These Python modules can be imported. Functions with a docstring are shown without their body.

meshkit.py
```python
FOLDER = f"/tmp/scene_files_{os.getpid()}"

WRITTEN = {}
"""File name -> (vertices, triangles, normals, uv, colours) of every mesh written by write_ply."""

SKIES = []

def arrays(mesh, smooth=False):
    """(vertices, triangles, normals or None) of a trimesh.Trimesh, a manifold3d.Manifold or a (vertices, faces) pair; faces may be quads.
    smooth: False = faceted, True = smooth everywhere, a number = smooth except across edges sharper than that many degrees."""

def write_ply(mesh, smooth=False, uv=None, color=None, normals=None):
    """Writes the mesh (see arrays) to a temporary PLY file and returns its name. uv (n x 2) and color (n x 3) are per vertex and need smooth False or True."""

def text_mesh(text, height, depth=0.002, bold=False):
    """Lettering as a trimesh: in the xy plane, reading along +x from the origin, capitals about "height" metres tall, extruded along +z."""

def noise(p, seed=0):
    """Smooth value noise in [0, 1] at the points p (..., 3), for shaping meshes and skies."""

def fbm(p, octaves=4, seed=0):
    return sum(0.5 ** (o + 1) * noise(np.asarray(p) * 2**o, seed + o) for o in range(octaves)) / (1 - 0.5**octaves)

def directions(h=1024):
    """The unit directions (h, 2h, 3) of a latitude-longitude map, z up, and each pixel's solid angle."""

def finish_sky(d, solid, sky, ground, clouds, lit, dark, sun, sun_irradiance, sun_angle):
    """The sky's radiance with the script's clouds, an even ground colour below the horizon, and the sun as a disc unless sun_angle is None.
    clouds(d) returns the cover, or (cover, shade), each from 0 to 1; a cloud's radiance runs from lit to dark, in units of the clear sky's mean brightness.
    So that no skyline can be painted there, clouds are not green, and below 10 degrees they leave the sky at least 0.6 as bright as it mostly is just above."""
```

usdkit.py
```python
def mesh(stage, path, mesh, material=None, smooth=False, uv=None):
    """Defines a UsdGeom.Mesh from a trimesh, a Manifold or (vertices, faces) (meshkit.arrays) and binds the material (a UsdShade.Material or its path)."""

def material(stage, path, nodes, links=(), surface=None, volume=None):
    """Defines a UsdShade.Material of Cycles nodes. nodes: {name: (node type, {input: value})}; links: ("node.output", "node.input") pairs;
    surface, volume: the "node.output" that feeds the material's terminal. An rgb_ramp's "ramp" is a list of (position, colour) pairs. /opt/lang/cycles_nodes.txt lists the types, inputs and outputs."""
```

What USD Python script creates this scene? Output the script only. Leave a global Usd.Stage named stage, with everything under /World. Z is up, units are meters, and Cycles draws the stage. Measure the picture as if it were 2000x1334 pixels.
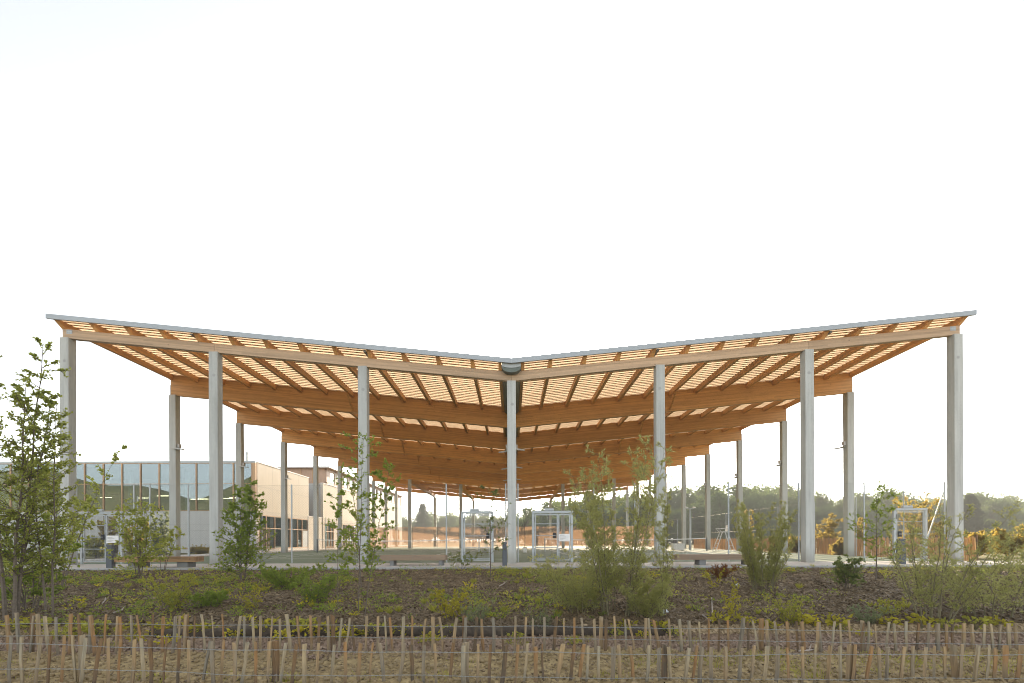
import math, random
import numpy as np
import usdkit, meshkit
from pxr import Usd, UsdGeom, UsdLux, UsdShade, Gf, Sdf, Vt

stage = Usd.Stage.CreateInMemory()
UsdGeom.SetStageUpAxis(stage, UsdGeom.Tokens.z)
UsdGeom.SetStageMetersPerUnit(stage, 1.0)
WORLD = UsdGeom.Xform.Define(stage, '/World')
stage.SetDefaultPrim(WORLD.GetPrim())
LOOKS = UsdGeom.Scope.Define(stage, '/World/Looks')

# ------------------------------------------------------------------ camera, sky, sun
F = 914.1            # focal length in pixels of a 2000 pixel wide picture
H = 0.935            # eye above the paving
ROLL = math.radians(0.22)
CR, SR = math.cos(ROLL), math.sin(ROLL)
SUN_EL, SUN_AZ = math.radians(18.0), math.radians(10.0)
SKY_STRENGTH = 0.15
SUN_INTENSITY = 1.25
EXPOSURE = 1.24

cam = UsdGeom.Camera.Define(stage, '/World/camera')
cam.CreateHorizontalApertureAttr(36.0)
cam.CreateVerticalApertureAttr(36.0 * 683 / 1024)
cam.CreateFocalLengthAttr(36.0 * F / 2000)
cam.CreateVerticalApertureOffsetAttr(36.0 * (1055 - 667) / 2000)
cam.CreateClippingRangeAttr(Gf.Vec2f(0.05, 3000))
cam.CreateExposureAttr(EXPOSURE)
cam.AddTransformOp().Set(Gf.Matrix4d(CR, 0, -SR, 0, SR, 0, CR, 0, 0, -1, 0, 0, 0, 0, H, 1))

sky = UsdLux.DomeLight.Define(stage, '/World/sky')
sky.GetPrim().SetCustomDataByKey('kind', 'structure')
sky_mat = usdkit.material(stage, '/World/Looks/sky_look', {
    'tex': ('sky_texture', {'sky_type': 'single_scattering', 'sun_disc': False, 'sun_elevation': SUN_EL, 'sun_rotation': SUN_AZ,
                            'altitude': 100.0, 'air_density': 1.0, 'aerosol_density': 1.2, 'ozone_density': 1.0}),
    'soft': ('hsv', {'saturation': 0.26, 'value': 1.0}),
    'bg': ('background_shader', {'strength': SKY_STRENGTH}),
}, [('tex.color', 'soft.color'), ('soft.color', 'bg.color')], surface='bg.background')
UsdShade.MaterialBindingAPI.Apply(sky.GetPrim()).Bind(sky_mat)

sun = UsdLux.DistantLight.Define(stage, '/World/sun')
sun.CreateNormalizeAttr(True)
sun.CreateIntensityAttr(SUN_INTENSITY)
sun.CreateAngleAttr(0.55)
sun.CreateColorAttr(Gf.Vec3f(1.0, 0.80, 0.56))
sd = np.array([math.sin(SUN_AZ) * math.cos(SUN_EL), math.cos(SUN_AZ) * math.cos(SUN_EL), math.sin(SUN_EL)])
rx = np.cross([0, 0, 1.0], sd); rx /= np.linalg.norm(rx)
ry = np.cross(sd, rx)
sun.AddTransformOp().Set(Gf.Matrix4d(*rx, 0, *ry, 0, *sd, 0, 0, 0, 60, 1))


# ------------------------------------------------------------------ helpers
def P(px, py, Y):
    """the point at distance Y that stands at this pixel of the 2000 pixel wide photograph: only used to measure"""
    u, v = (px - 1000) / F, (1055 - py) / F
    return np.array([(u * CR + v * SR) * Y, Y, H + (-u * SR + v * CR) * Y])


class MB:
    """collects shapes into one triangle mesh"""
    def __init__(self):
        self.v, self.f, self.n = [], [], 0

    def add(self, v, f):
        v, f = np.asarray(v, float), np.asarray(f, int)
        if f.ndim == 2 and f.shape[1] == 4:
            f = np.vstack([f[:, [0, 1, 2]], f[:, [0, 2, 3]]])
        self.v.append(v); self.f.append(f + self.n); self.n += len(v)
        return self

    def box(self, x0, x1, y0, y1, z0, z1):
        return self.hexa([(x0, y0, z0), (x1, y0, z0), (x1, y1, z0), (x0, y1, z0), (x0, y0, z1), (x1, y0, z1), (x1, y1, z1), (x0, y1, z1)])

    def hexa(self, p):
        return self.add(p, [(0, 3, 2, 1), (4, 5, 6, 7), (0, 1, 5, 4), (1, 2, 6, 5), (2, 3, 7, 6), (3, 0, 4, 7)])

    def chamfer_box(self, x0, x1, y0, y1, z0, z1, c=0.01, axis=2):
        lo, hi = np.array([x0, y0, z0], float), np.array([x1, y1, z1], float)
        o = [(axis + 1) % 3, (axis + 2) % 3]
        a0, a1, b0, b1 = lo[o[0]], hi[o[0]], lo[o[1]], hi[o[1]]
        poly = [(a0 + c, b0), (a1 - c, b0), (a1, b0 + c), (a1, b1 - c), (a1 - c, b1), (a0 + c, b1), (a0, b1 - c), (a0, b0 + c)]
        return self.prism(poly, axis, lo[axis], hi[axis])

    def prism(self, poly, axis, t0, t1, off=None):
        """convex polygon (counter-clockwise in the two axes after `axis`) pushed along axis"""
        o = [(axis + 1) % 3, (axis + 2) % 3]
        n = len(poly)
        v = np.zeros((2 * n, 3))
        for k, t in enumerate((t0, t1)):
            v[k * n:(k + 1) * n, axis] = t
            v[k * n:(k + 1) * n, o[0]] = [q[0] for q in poly]
            v[k * n:(k + 1) * n, o[1]] = [q[1] for q in poly]
        f = [(i, (i + 1) % n, n + (i + 1) % n) for i in range(n)] + [(i, n + (i + 1) % n, n + i) for i in range(n)]
        f += [(0, i + 1, i) for i in range(1, n - 1)] + [(n, n + i, n + i + 1) for i in range(1, n - 1)]
        return self.add(v, f)

    def bar(self, a, b, w, h=None, up=(0, 0, 1)):
        """a square bar from a to b, w across and h along up"""
        h = h or w
        a, b = np.asarray(a, float), np.asarray(b, float)
        d = (b - a) / np.linalg.norm(b - a)
        s = np.cross(d, up)
        if np.linalg.norm(s) < 1e-6:
            s = np.cross(d, (0, 1, 0))
        s /= np.linalg.norm(s)
        u = np.cross(s, d)
        s, u = s * w / 2, u * h / 2
        return self.hexa([a - s - u, a + s - u, b + s - u, b - s - u, a - s + u, a + s + u, b + s + u, b - s + u])

    def tube(self, pts, r, sides=6, cap=True):
        p = np.asarray(pts, float)
        r = np.broadcast_to(np.asarray(r, float), (len(p),))
        t = np.gradient(p, axis=0)
        t /= np.linalg.norm(t, axis=1, keepdims=True) + 1e-12
        ref = np.array([0.0, 0, 1]) if abs(t[:, 2]).mean() < 0.8 else np.array([1.0, 0, 0])
        a = np.cross(t, ref); a /= np.linalg.norm(a, axis=1, keepdims=True) + 1e-12
        b = np.cross(t, a)
        ang = np.arange(sides) * 2 * np.pi / sides
        v = p[:, None] + r[:, None, None] * (np.cos(ang)[None, :, None] * a[:, None] + np.sin(ang)[None, :, None] * b[:, None])
        i, j = np.meshgrid(np.arange(len(p) - 1), np.arange(sides), indexing='ij')
        q = np.stack([i * sides + j, (i + 1) * sides + j, (i + 1) * sides + (j + 1) % sides, i * sides + (j + 1) % sides], -1).reshape(-1, 4)
        f = np.vstack([q[:, [0, 1, 2]], q[:, [0, 2, 3]]])
        if cap:
            n = (len(p) - 1) * sides
            f = np.vstack([f, [(0, i, i + 1) for i in range(1, sides - 1)], [(n, n + i + 1, n + i) for i in range(1, sides - 1)]])
        return self.add(v.reshape(-1, 3), f)

    def cyl(self, x, y, z0, z1, r, sides=12):
        return self.tube([(x, y, z0), (x, y, z1)], r, sides)

    def disc_y(self, x, y, z, r, depth, sides=14):
        return self.tube([(x, y, z), (x, y + depth, z)], r, sides)

    def arrays(self):
        return np.vstack(self.v), np.vstack(self.f)


used, LOC = {}, {}


def numbered(parent, name):
    k = (parent, name)
    n = used.get(k, 0)
    used[k] = n + 1
    return f'{parent}/{name}' + (f'_{n:03d}' if n else '')


def setdata(prim, label=None, category=None, group=None, kind=None):
    for k, v in (('label', label), ('category', category), ('group', group), ('kind', kind)):
        if v:
            prim.SetCustomDataByKey(k, v)
    return prim


def thing(name, label, category, loc=(0, 0, 0), group=None, rotz=0):
    path = numbered('/World', name)
    x = UsdGeom.Xform.Define(stage, path)
    x.AddTranslateOp().Set(Gf.Vec3d(*map(float, loc)))
    if rotz:
        x.AddRotateZOp().Set(float(rotz))
    LOC[path] = np.asarray(loc, float)
    setdata(x.GetPrim(), label, category, group)
    return path


def obj(name, mb, mat, parent='/World', smooth=False, label=None, category=None, group=None, kind=None, local=False):
    """one Mesh prim; mb in world coordinates unless local"""
    path = numbered(parent, name)
    v, f = mb.arrays() if isinstance(mb, MB) else mb
    base = '/'.join(path.split('/')[:3])
    if not local and base in LOC:
        v = v - LOC[base]
    m = usdkit.mesh(stage, path, (v, f), M[mat], smooth=smooth)
    setdata(m.GetPrim(), label, category, group, kind)
    return path


def copy_of(src, name, loc, rotz=0, scale=1.0, label=None, group=None):
    path = numbered('/World', name)
    x = UsdGeom.Xform.Define(stage, path)
    p = x.GetPrim()
    p.GetReferences().AddInternalReference(Sdf.Path(src))
    x.ClearXformOpOrder()
    x.AddTransformOp(opSuffix='place').Set(Gf.Matrix4d().SetScale(scale) * Gf.Matrix4d().SetRotate(Gf.Rotation(Gf.Vec3d(0, 0, 1), rotz)) * Gf.Matrix4d().SetTranslate(Gf.Vec3d(*map(float, loc))))
    p.SetInstanceable(True)
    setdata(p, label, None, group)
    return path


# ------------------------------------------------------------------ materials
M = {}


def mat(name, nodes, links, surface='p.BSDF', volume=None):
    M[name] = usdkit.material(stage, f'/World/Looks/{name}', nodes, links, surface=surface, volume=volume)


def plain(name, col, rough=0.6, metal=0.0, noise=0.12, scale=6.0, bump=0.0, spec=0.4, detail=4.0, stretch=(1, 1, 1)):
    c = np.array(col, float)
    nodes = {'g': ('geometry', {}), 'm': ('mapping', {'scale': stretch}),
             'n': ('noise_texture', {'scale': scale, 'detail': detail, 'roughness': 0.6}),
             'r': ('rgb_ramp', {'ramp': [(0.25, c * (1 - noise)), (0.5, c), (0.75, np.minimum(c * (1 + noise), 0.95))]}),
             'p': ('principled_bsdf', {'roughness': rough, 'metallic': metal, 'specular_ior_level': spec})}
    links = [('g.position', 'm.vector'), ('m.vector', 'n.vector'), ('n.fac', 'r.fac'), ('r.color', 'p.base_color')]
    if bump:
        nodes['b'] = ('bump', {'strength': bump, 'distance': 0.02})
        links += [('n.fac', 'b.height'), ('b.normal', 'p.normal')]
    mat(name, nodes, links)


def concrete(name, col, streak=0.12, bump=0.15, foot=0.0):
    """cast concrete: cloudy tone, faint upright streaks; foot: rain-splashed dirt near the ground"""
    c = np.array(col, float)
    nodes = {'g': ('geometry', {}), 'm': ('mapping', {'scale': (3, 3, 0.35)}),
             'n1': ('noise_texture', {'scale': 1.6, 'detail': 5.0, 'roughness': 0.65}),
             'n2': ('noise_texture', {'scale': 26.0, 'detail': 4.0, 'roughness': 0.7}),
             'm3': ('mapping', {'scale': (14, 14, 0.25)}), 'n3': ('noise_texture', {'scale': 1.0, 'detail': 3.0}),
             'mx': ('mix_float', {'fac': 0.35}), 'mx2': ('mix_float', {'fac': 0.3}), 'oi': ('object_info', {}),
             'vr': ('map_range', {'from_min': 0.0, 'from_max': 1.0, 'to_min': 0.93, 'to_max': 1.05, 'clamp': True}),
             'r': ('rgb_ramp', {'ramp': [(0.3, c * (1 - streak * 1.6)), (0.5, c), (0.7, np.minimum(c * (1 + streak), 0.95))]}),
             's': ('separate_xyz', {}), 'fz': ('math', {'math_type': 'multiply_add', 'value2': 0.9, 'value3': -0.35}), 'fs': ('math', {'math_type': 'subtract'}),
             'fr': ('map_range', {'from_min': 0.0, 'from_max': 0.5, 'to_min': foot, 'to_max': 0.0, 'clamp': True}),
             'mul': ('mix', {'mix_type': 'multiply', 'fac': 1.0}), 'dirt': ('mix', {'color2': tuple(c * (0.55, 0.5, 0.43))}),
             'b': ('bump', {'strength': bump, 'distance': 0.01}),
             'p': ('principled_bsdf', {'roughness': 0.8, 'specular_ior_level': 0.3})}
    links = [('g.position', 'm.vector'), ('m.vector', 'n1.vector'), ('g.position', 'n2.vector'), ('g.position', 'm3.vector'), ('m3.vector', 'n3.vector'), ('n1.fac', 'mx.a'), ('n2.fac', 'mx.b'),
             ('mx.result', 'mx2.a'), ('n3.fac', 'mx2.b'), ('mx2.result', 'r.fac'), ('oi.random', 'vr.value'), ('r.color', 'mul.color1'), ('vr.result', 'mul.color2'),
             ('g.position', 's.vector'), ('n1.fac', 'fz.value1'), ('s.z', 'fs.value1'), ('fz.value', 'fs.value2'), ('fs.value', 'fr.value'),
             ('mul.color', 'dirt.color1'), ('fr.result', 'dirt.fac'), ('dirt.color', 'p.base_color'), ('n2.fac', 'b.height'), ('b.normal', 'p.normal')]
    mat(name, nodes, links)


concrete('concrete', (0.455, 0.465, 0.44), streak=0.2, foot=0.6)
concrete('concrete_dark', (0.20, 0.20, 0.195))
concrete('wall_concrete', (0.47, 0.47, 0.45), streak=0.06, bump=0.05)
concrete('paving', (0.54, 0.51, 0.46), streak=0.09)
concrete('paving_edge', (0.35, 0.35, 0.34), streak=0.08)
concrete('render_cream', (0.56, 0.51, 0.43), streak=0.05, bump=0.04)


def glulam(name, col, along, dark=0.2, lam=0.045, rough=0.55):
    """glued laminated timber: layers across, grain along, knots. along: 'x' beams (layers follow the roof slope) or 'y' rafters"""
    c = np.array(col, float)
    lam_s = 1 / lam
    st = (0.6, 18, 18) if along == 'x' else ((18, 0.6, 18) if along == 'y' else (18, 18, 0.6))
    nodes = {'g': ('geometry', {}), 's': ('separate_xyz', {}), 'ax': ('math', {'math_type': 'absolute'}),
             'sl': ('math', {'math_type': 'multiply', 'value2': 0.1}), 'd': ('math', {'math_type': 'subtract'}),
             'k': ('math', {'math_type': 'multiply', 'value2': lam_s}), 'fl': ('math', {'math_type': 'floor'}),
             'along': ('math', {'math_type': 'multiply', 'value2': 0.28}), 'offs': ('math', {'math_type': 'multiply', 'value2': 0.37}),
             'sum': ('math', {'math_type': 'add'}), 'fl2': ('math', {'math_type': 'floor'}),
             'cell': ('combine_xyz', {}), 'w': ('white_noise_texture', {'dimensions': '2D'}),
             'm': ('mapping', {'scale': st}), 'n': ('noise_texture', {'scale': 2.2, 'detail': 4.0, 'roughness': 0.6, 'distortion': 0.4}),
             'kn': ('voronoi_texture', {'scale': 2.3}), 'km': ('mapping', {'scale': (1, 1, 1.0)}),
             'kr': ('map_range', {'from_min': 0.03, 'from_max': 0.075, 'to_min': 0.45, 'to_max': 1.0, 'clamp': True}),
             'r': ('rgb_ramp', {'ramp': [(0.25, c * (1 - dark)), (0.5, c), (0.75, np.minimum(c * (1 + dark * 0.7), 0.95))]}),
             'wv': ('map_range', {'from_min': 0.0, 'from_max': 1.0, 'to_min': 0.80, 'to_max': 1.12, 'clamp': True}), 'oi': ('object_info', {}),
             'ov': ('map_range', {'from_min': 0.0, 'from_max': 1.0, 'to_min': 0.82, 'to_max': 1.14, 'clamp': True}), 'mul3': ('mix', {'mix_type': 'multiply', 'fac': 1.0}),
             'mul': ('mix', {'mix_type': 'multiply', 'fac': 1.0}), 'mul2': ('mix', {'mix_type': 'multiply', 'fac': 1.0}),
             'p': ('principled_bsdf', {'roughness': rough, 'specular_ior_level': 0.35})}
    links = [('g.position', 's.vector'), ('s.x', 'ax.value1'), ('ax.value', 'sl.value1'), ('s.z', 'd.value1'), ('sl.value', 'd.value2'),
             ('d.value', 'k.value1'), ('k.value', 'fl.value1'), ('fl.value', 'offs.value1'), ('s.' + along, 'along.value1'), ('along.value', 'sum.value1'),
             ('offs.value', 'sum.value2'), ('sum.value', 'fl2.value1'), ('fl.value', 'cell.x'), ('fl2.value', 'cell.y'), ('cell.vector', 'w.vector'),
             ('g.position', 'm.vector'), ('m.vector', 'n.vector'), ('n.fac', 'r.fac'), ('g.position', 'km.vector'), ('km.vector', 'kn.vector'),
             ('kn.distance', 'kr.value'), ('w.value', 'wv.value'), ('r.color', 'mul.color1'), ('wv.result', 'mul.color2'),
             ('mul.color', 'mul2.color1'), ('kr.result', 'mul2.color2'), ('oi.random', 'ov.value'), ('mul2.color', 'mul3.color1'), ('ov.result', 'mul3.color2'), ('mul3.color', 'p.base_color')]
    mat(name, nodes, links)


glulam('glulam', (0.60, 0.318, 0.108), 'x')
glulam('glulam_weathered', (0.54, 0.38, 0.24), 'x')
glulam('rafter_wood', (0.57, 0.298, 0.10), 'y')
glulam('slat_wood', (0.78, 0.56, 0.35), 'x', lam=0.9)
glulam('bench_wood', (0.33, 0.20, 0.10), 'x', lam=0.3)
glulam('bench_grey', (0.27, 0.195, 0.13), 'x', lam=0.3)
glulam('window_wood', (0.54, 0.34, 0.19), 'z', lam=2.0)
glulam('cladding', (0.50, 0.33, 0.23), 'z', lam=4.0)
plain('galvanised', (0.40, 0.43, 0.44), rough=0.45, metal=0.35, noise=0.1, scale=14)
plain('galv_dark', (0.22, 0.22, 0.21), rough=0.5, metal=0.4, noise=0.15, scale=14)
plain('fascia_metal', (0.34, 0.365, 0.38), rough=0.42, metal=0.3, noise=0.06, scale=3, stretch=(0.3, 3, 3))
plain('gutter_metal', (0.36, 0.38, 0.37), rough=0.5, metal=0.3, noise=0.1, scale=5)
plain('gutter_dark', (0.13, 0.15, 0.13), rough=0.5, metal=0.3, noise=0.1, scale=5)
plain('bollard_grey', (0.095, 0.104, 0.115), rough=0.5, noise=0.08, scale=20)
plain('lamp_grey', (0.42, 0.41, 0.39), rough=0.45, metal=0.2, noise=0.08, scale=10)
plain('lens_glass', (0.65, 0.66, 0.66), rough=0.2, noise=0.03, scale=10)
plain('white_paint', (0.76, 0.76, 0.74), rough=0.45, noise=0.05, scale=9)
plain('black_plastic', (0.03, 0.03, 0.03), rough=0.5, noise=0.1, scale=9)
plain('net_black', (0.035, 0.035, 0.04), rough=0.7, noise=0.1, scale=9)
plain('bark', (0.13, 0.105, 0.08), rough=0.85, noise=0.35, scale=30, bump=0.4)
plain('bark_green', (0.17, 0.15, 0.085), rough=0.8, noise=0.3, scale=30)
plain('wire', (0.20, 0.21, 0.21), rough=0.45, metal=0.5, noise=0.1, scale=30)
plain('shade_and_pot_soil', (0.065, 0.050, 0.036), rough=0.9, noise=0.5, scale=14, bump=0.5)  # dark brown for the painted bank-foot shade, shared with the planter soil
plain('dead_stick', (0.42, 0.36, 0.31), rough=0.85, noise=0.2, scale=40)
plain('litter', (0.62, 0.66, 0.68), rough=0.5, noise=0.15, scale=20)
plain('interior', (0.50, 0.45, 0.38), rough=0.8, noise=0.06, scale=2)
plain('interior_dark', (0.42, 0.39, 0.34), rough=0.8, noise=0.1, scale=2)
mat('haze_air', {'v': ('principled_volume', {'color': (0.91, 0.94, 0.90), 'density': 0.0008, 'anisotropy': 0.2})}, [], surface=None, volume='v.volume')
plain('fence_wire', (0.30, 0.31, 0.30), rough=0.5, metal=0.3, noise=0.2, scale=60)
mat('lamp_lit', {'e': ('emission', {'color': (1.0, 0.82, 0.55), 'strength': 5.0})}, [], surface='e.emission')

# court: green acrylic, a little worn
mat('court', {'g': ('geometry', {}), 'n': ('noise_texture', {'scale': 0.35, 'detail': 5.0}), 'n2': ('noise_texture', {'scale': 60.0, 'detail': 2.0}),
              'r': ('rgb_ramp', {'ramp': [(0.3, (0.115, 0.165, 0.10)), (0.7, (0.145, 0.20, 0.125))]}),
              'b': ('bump', {'strength': 0.2, 'distance': 0.004}), 'p': ('principled_bsdf', {'roughness': 0.75, 'specular_ior_level': 0.3})},
    [('g.position', 'n.vector'), ('g.position', 'n2.vector'), ('n.fac', 'r.fac'), ('r.color', 'p.base_color'), ('n2.fac', 'b.height'), ('b.normal', 'p.normal')])

# translucent roof sheet on the slats
mat('roof_sheet', {'g': ('geometry', {}), 'n': ('noise_texture', {'scale': 0.8, 'detail': 3.0}),
                   'r': ('rgb_ramp', {'ramp': [(0.3, (0.54, 0.41, 0.275)), (0.7, (0.60, 0.46, 0.315))]}),
                   't': ('translucent_bsdf', {}), 'd': ('diffuse_bsdf', {'color': (0.75, 0.72, 0.66)}), 'x': ('mix_closure', {'fac': 0.22})},
    [('g.position', 'n.vector'), ('n.fac', 'r.fac'), ('r.color', 't.color'), ('t.BSDF', 'x.closure1'), ('d.BSDF', 'x.closure2')], surface='x.closure')

# window glass: reflects more at a slant
mat('pane_glass', {'lw': ('layer_weight', {'blend': 0.5}), 'pw': ('math', {'math_type': 'power', 'value2': 3.0}), 'a': ('math', {'math_type': 'multiply_add', 'value2': 0.75, 'value3': 0.20, 'use_clamp': True}),
                   't': ('transparent_bsdf', {'color': (0.54, 0.60, 0.57)}), 'gl': ('glossy_bsdf', {'color': (0.80, 0.90, 0.97), 'roughness': 0.0}), 'x': ('mix_closure', {})},
    [('lw.facing', 'pw.value1'), ('pw.value', 'a.value1'), ('a.value', 'x.fac'), ('t.BSDF', 'x.closure1'), ('gl.BSDF', 'x.closure2')], surface='x.closure')

# windbreak cloth: thin woven, lets light through
mat('windbreak', {'g': ('geometry', {}), 'n': ('noise_texture', {'scale': 0.7, 'detail': 3.0}),
                  'r': ('rgb_ramp', {'ramp': [(0.3, (0.40, 0.24, 0.135)), (0.7, (0.46, 0.28, 0.165))]}),
                  't': ('translucent_bsdf', {}), 'd': ('diffuse_bsdf', {'color': (0.10, 0.08, 0.065)}), 'x': ('mix_closure', {'fac': 0.45}),
                  'c': ('transparent_bsdf', {'color': (1, 1, 1)}), 'y': ('mix_closure', {'fac': 0.5})},
    [('g.position', 'n.vector'), ('n.fac', 'r.fac'), ('r.color', 't.color'), ('t.BSDF', 'x.closure1'), ('d.BSDF', 'x.closure2'),
     ('x.closure', 'y.closure1'), ('c.BSDF', 'y.closure2')], surface='y.closure')


def leaf(name, ramp, trans=0.66, tcol=3.0, gain=1.0):
    """leaves vary one by one; light passes through them"""
    cols = [np.array(c, float) * gain for c in ramp]
    n = len(cols)
    mat(name, {'g': ('geometry', {}), 'r': ('rgb_ramp', {'ramp': [(i / (n - 1), cols[i]) for i in range(n)]}),
               'rt': ('rgb_ramp', {'ramp': [(i / (n - 1), np.minimum(cols[i] * np.array([tcol * 1.1, tcol, tcol * 0.8]), 0.85)) for i in range(n)]}),
               'd': ('principled_bsdf', {'roughness': 0.55, 'specular_ior_level': 0.35}), 't': ('translucent_bsdf', {}), 'x': ('mix_closure', {'fac': trans})},
        [('g.random_per_island', 'r.fac'), ('g.random_per_island', 'rt.fac'), ('r.color', 'd.base_color'), ('rt.color', 't.color'),
         ('d.BSDF', 'x.closure1'), ('t.BSDF', 'x.closure2')], surface='x.closure')


leaf('leaf_green', [(0.055, 0.075, 0.018), (0.085, 0.11, 0.026), (0.12, 0.145, 0.035), (0.18, 0.175, 0.04)], gain=2.15)
leaf('leaf_dark', [(0.038, 0.05, 0.02), (0.06, 0.075, 0.026), (0.09, 0.105, 0.032)], gain=2.3)
leaf('leaf_maple', [(0.09, 0.105, 0.03), (0.13, 0.145, 0.04), (0.19, 0.185, 0.055), (0.26, 0.22, 0.06)], gain=1.9)
leaf('leaf_willow', [(0.12, 0.13, 0.06), (0.165, 0.172, 0.075), (0.21, 0.212, 0.095), (0.27, 0.25, 0.12)], gain=1.6)
leaf('leaf_yellow', [(0.19, 0.185, 0.03), (0.28, 0.25, 0.035), (0.38, 0.31, 0.04), (0.44, 0.29, 0.04)])
leaf('leaf_lime', [(0.14, 0.15, 0.035), (0.20, 0.205, 0.045), (0.27, 0.25, 0.06)], gain=1.35)
leaf('leaf_autumn', [(0.28, 0.25, 0.03), (0.46, 0.33, 0.03), (0.52, 0.25, 0.03), (0.24, 0.23, 0.05)])
leaf('leaf_gold', [(0.20, 0.17, 0.05), (0.30, 0.225, 0.06), (0.38, 0.27, 0.075), (0.20, 0.19, 0.06)], trans=0.68, tcol=2.4)
leaf('leaf_rust', [(0.10, 0.05, 0.02), (0.16, 0.08, 0.03), (0.13, 0.09, 0.03)])
leaf('leaf_grey', [(0.12, 0.15, 0.10), (0.17, 0.20, 0.13), (0.20, 0.22, 0.14)])
leaf('leaf_wood', [(0.042, 0.062, 0.024), (0.066, 0.092, 0.032), (0.10, 0.125, 0.04), (0.17, 0.16, 0.045)], trans=0.45, tcol=2.0, gain=1.85)
leaf('leaf_conifer', [(0.02, 0.03, 0.016), (0.035, 0.05, 0.025)], trans=0.2)
leaf('grass_blade', [(0.09, 0.11, 0.03), (0.14, 0.16, 0.04), (0.20, 0.19, 0.06), (0.26, 0.22, 0.09)])
leaf('chips_bank', [(0.07, 0.049, 0.027), (0.16, 0.115, 0.066), (0.34, 0.256, 0.162), (0.48, 0.38, 0.26), (0.25, 0.182, 0.11), (0.08, 0.057, 0.031)], gain=1.8, trans=0.0)
leaf('chips_pale', [(0.18, 0.125, 0.085), (0.42, 0.31, 0.225), (0.54, 0.42, 0.32), (0.66, 0.54, 0.43), (0.24, 0.165, 0.115)], gain=1.4, trans=0.0)
leaf('clods', [(0.24, 0.178, 0.09), (0.33, 0.248, 0.128), (0.42, 0.322, 0.17)], trans=0.0)


def ground(name, cols, s1, s2, bump=0.5, dist=0.03):
    n = len(cols)
    mat(name, {'g': ('geometry', {}), 'n': ('noise_texture', {'scale': s1, 'detail': 8.0, 'roughness': 0.7}), 'v': ('voronoi_texture', {'scale': s2}),
               'mx': ('mix_float', {'fac': 0.4}), 'sep': ('separate_color', {}),
               'r': ('rgb_ramp', {'ramp': [(0.25 + 0.5 * i / (n - 1), cols[i]) for i in range(n)]}),
               'b': ('bump', {'strength': bump, 'distance': dist}), 'p': ('principled_bsdf', {'roughness': 0.95, 'specular_ior_level': 0.15})},
        [('g.position', 'n.vector'), ('g.position', 'v.vector'), ('v.color', 'sep.color'), ('n.fac', 'mx.a'), ('sep.r', 'mx.b'), ('mx.result', 'r.fac'),
         ('r.color', 'p.base_color'), ('mx.result', 'b.height'), ('b.normal', 'p.normal')])


ground('mulch', [(0.095, 0.066, 0.037), (0.185, 0.135, 0.078), (0.29, 0.218, 0.13), (0.42, 0.32, 0.205)], 9.0, 38.0)
ground('chip_bed', [(0.16, 0.11, 0.07), (0.30, 0.215, 0.145), (0.42, 0.31, 0.215)], 9.0, 45.0)
ground('soil', [(0.20, 0.145, 0.072), (0.32, 0.24, 0.122), (0.42, 0.32, 0.165)], 7.0, 22.0)
ground('grass_land', [(0.10, 0.105, 0.04), (0.16, 0.15, 0.06), (0.24, 0.20, 0.09)], 0.3, 3.0, bump=0.3)
ground('hill_grass', [(0.10, 0.11, 0.05), (0.14, 0.145, 0.07), (0.17, 0.165, 0.085)], 0.03, 0.2, bump=0.2)


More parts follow.
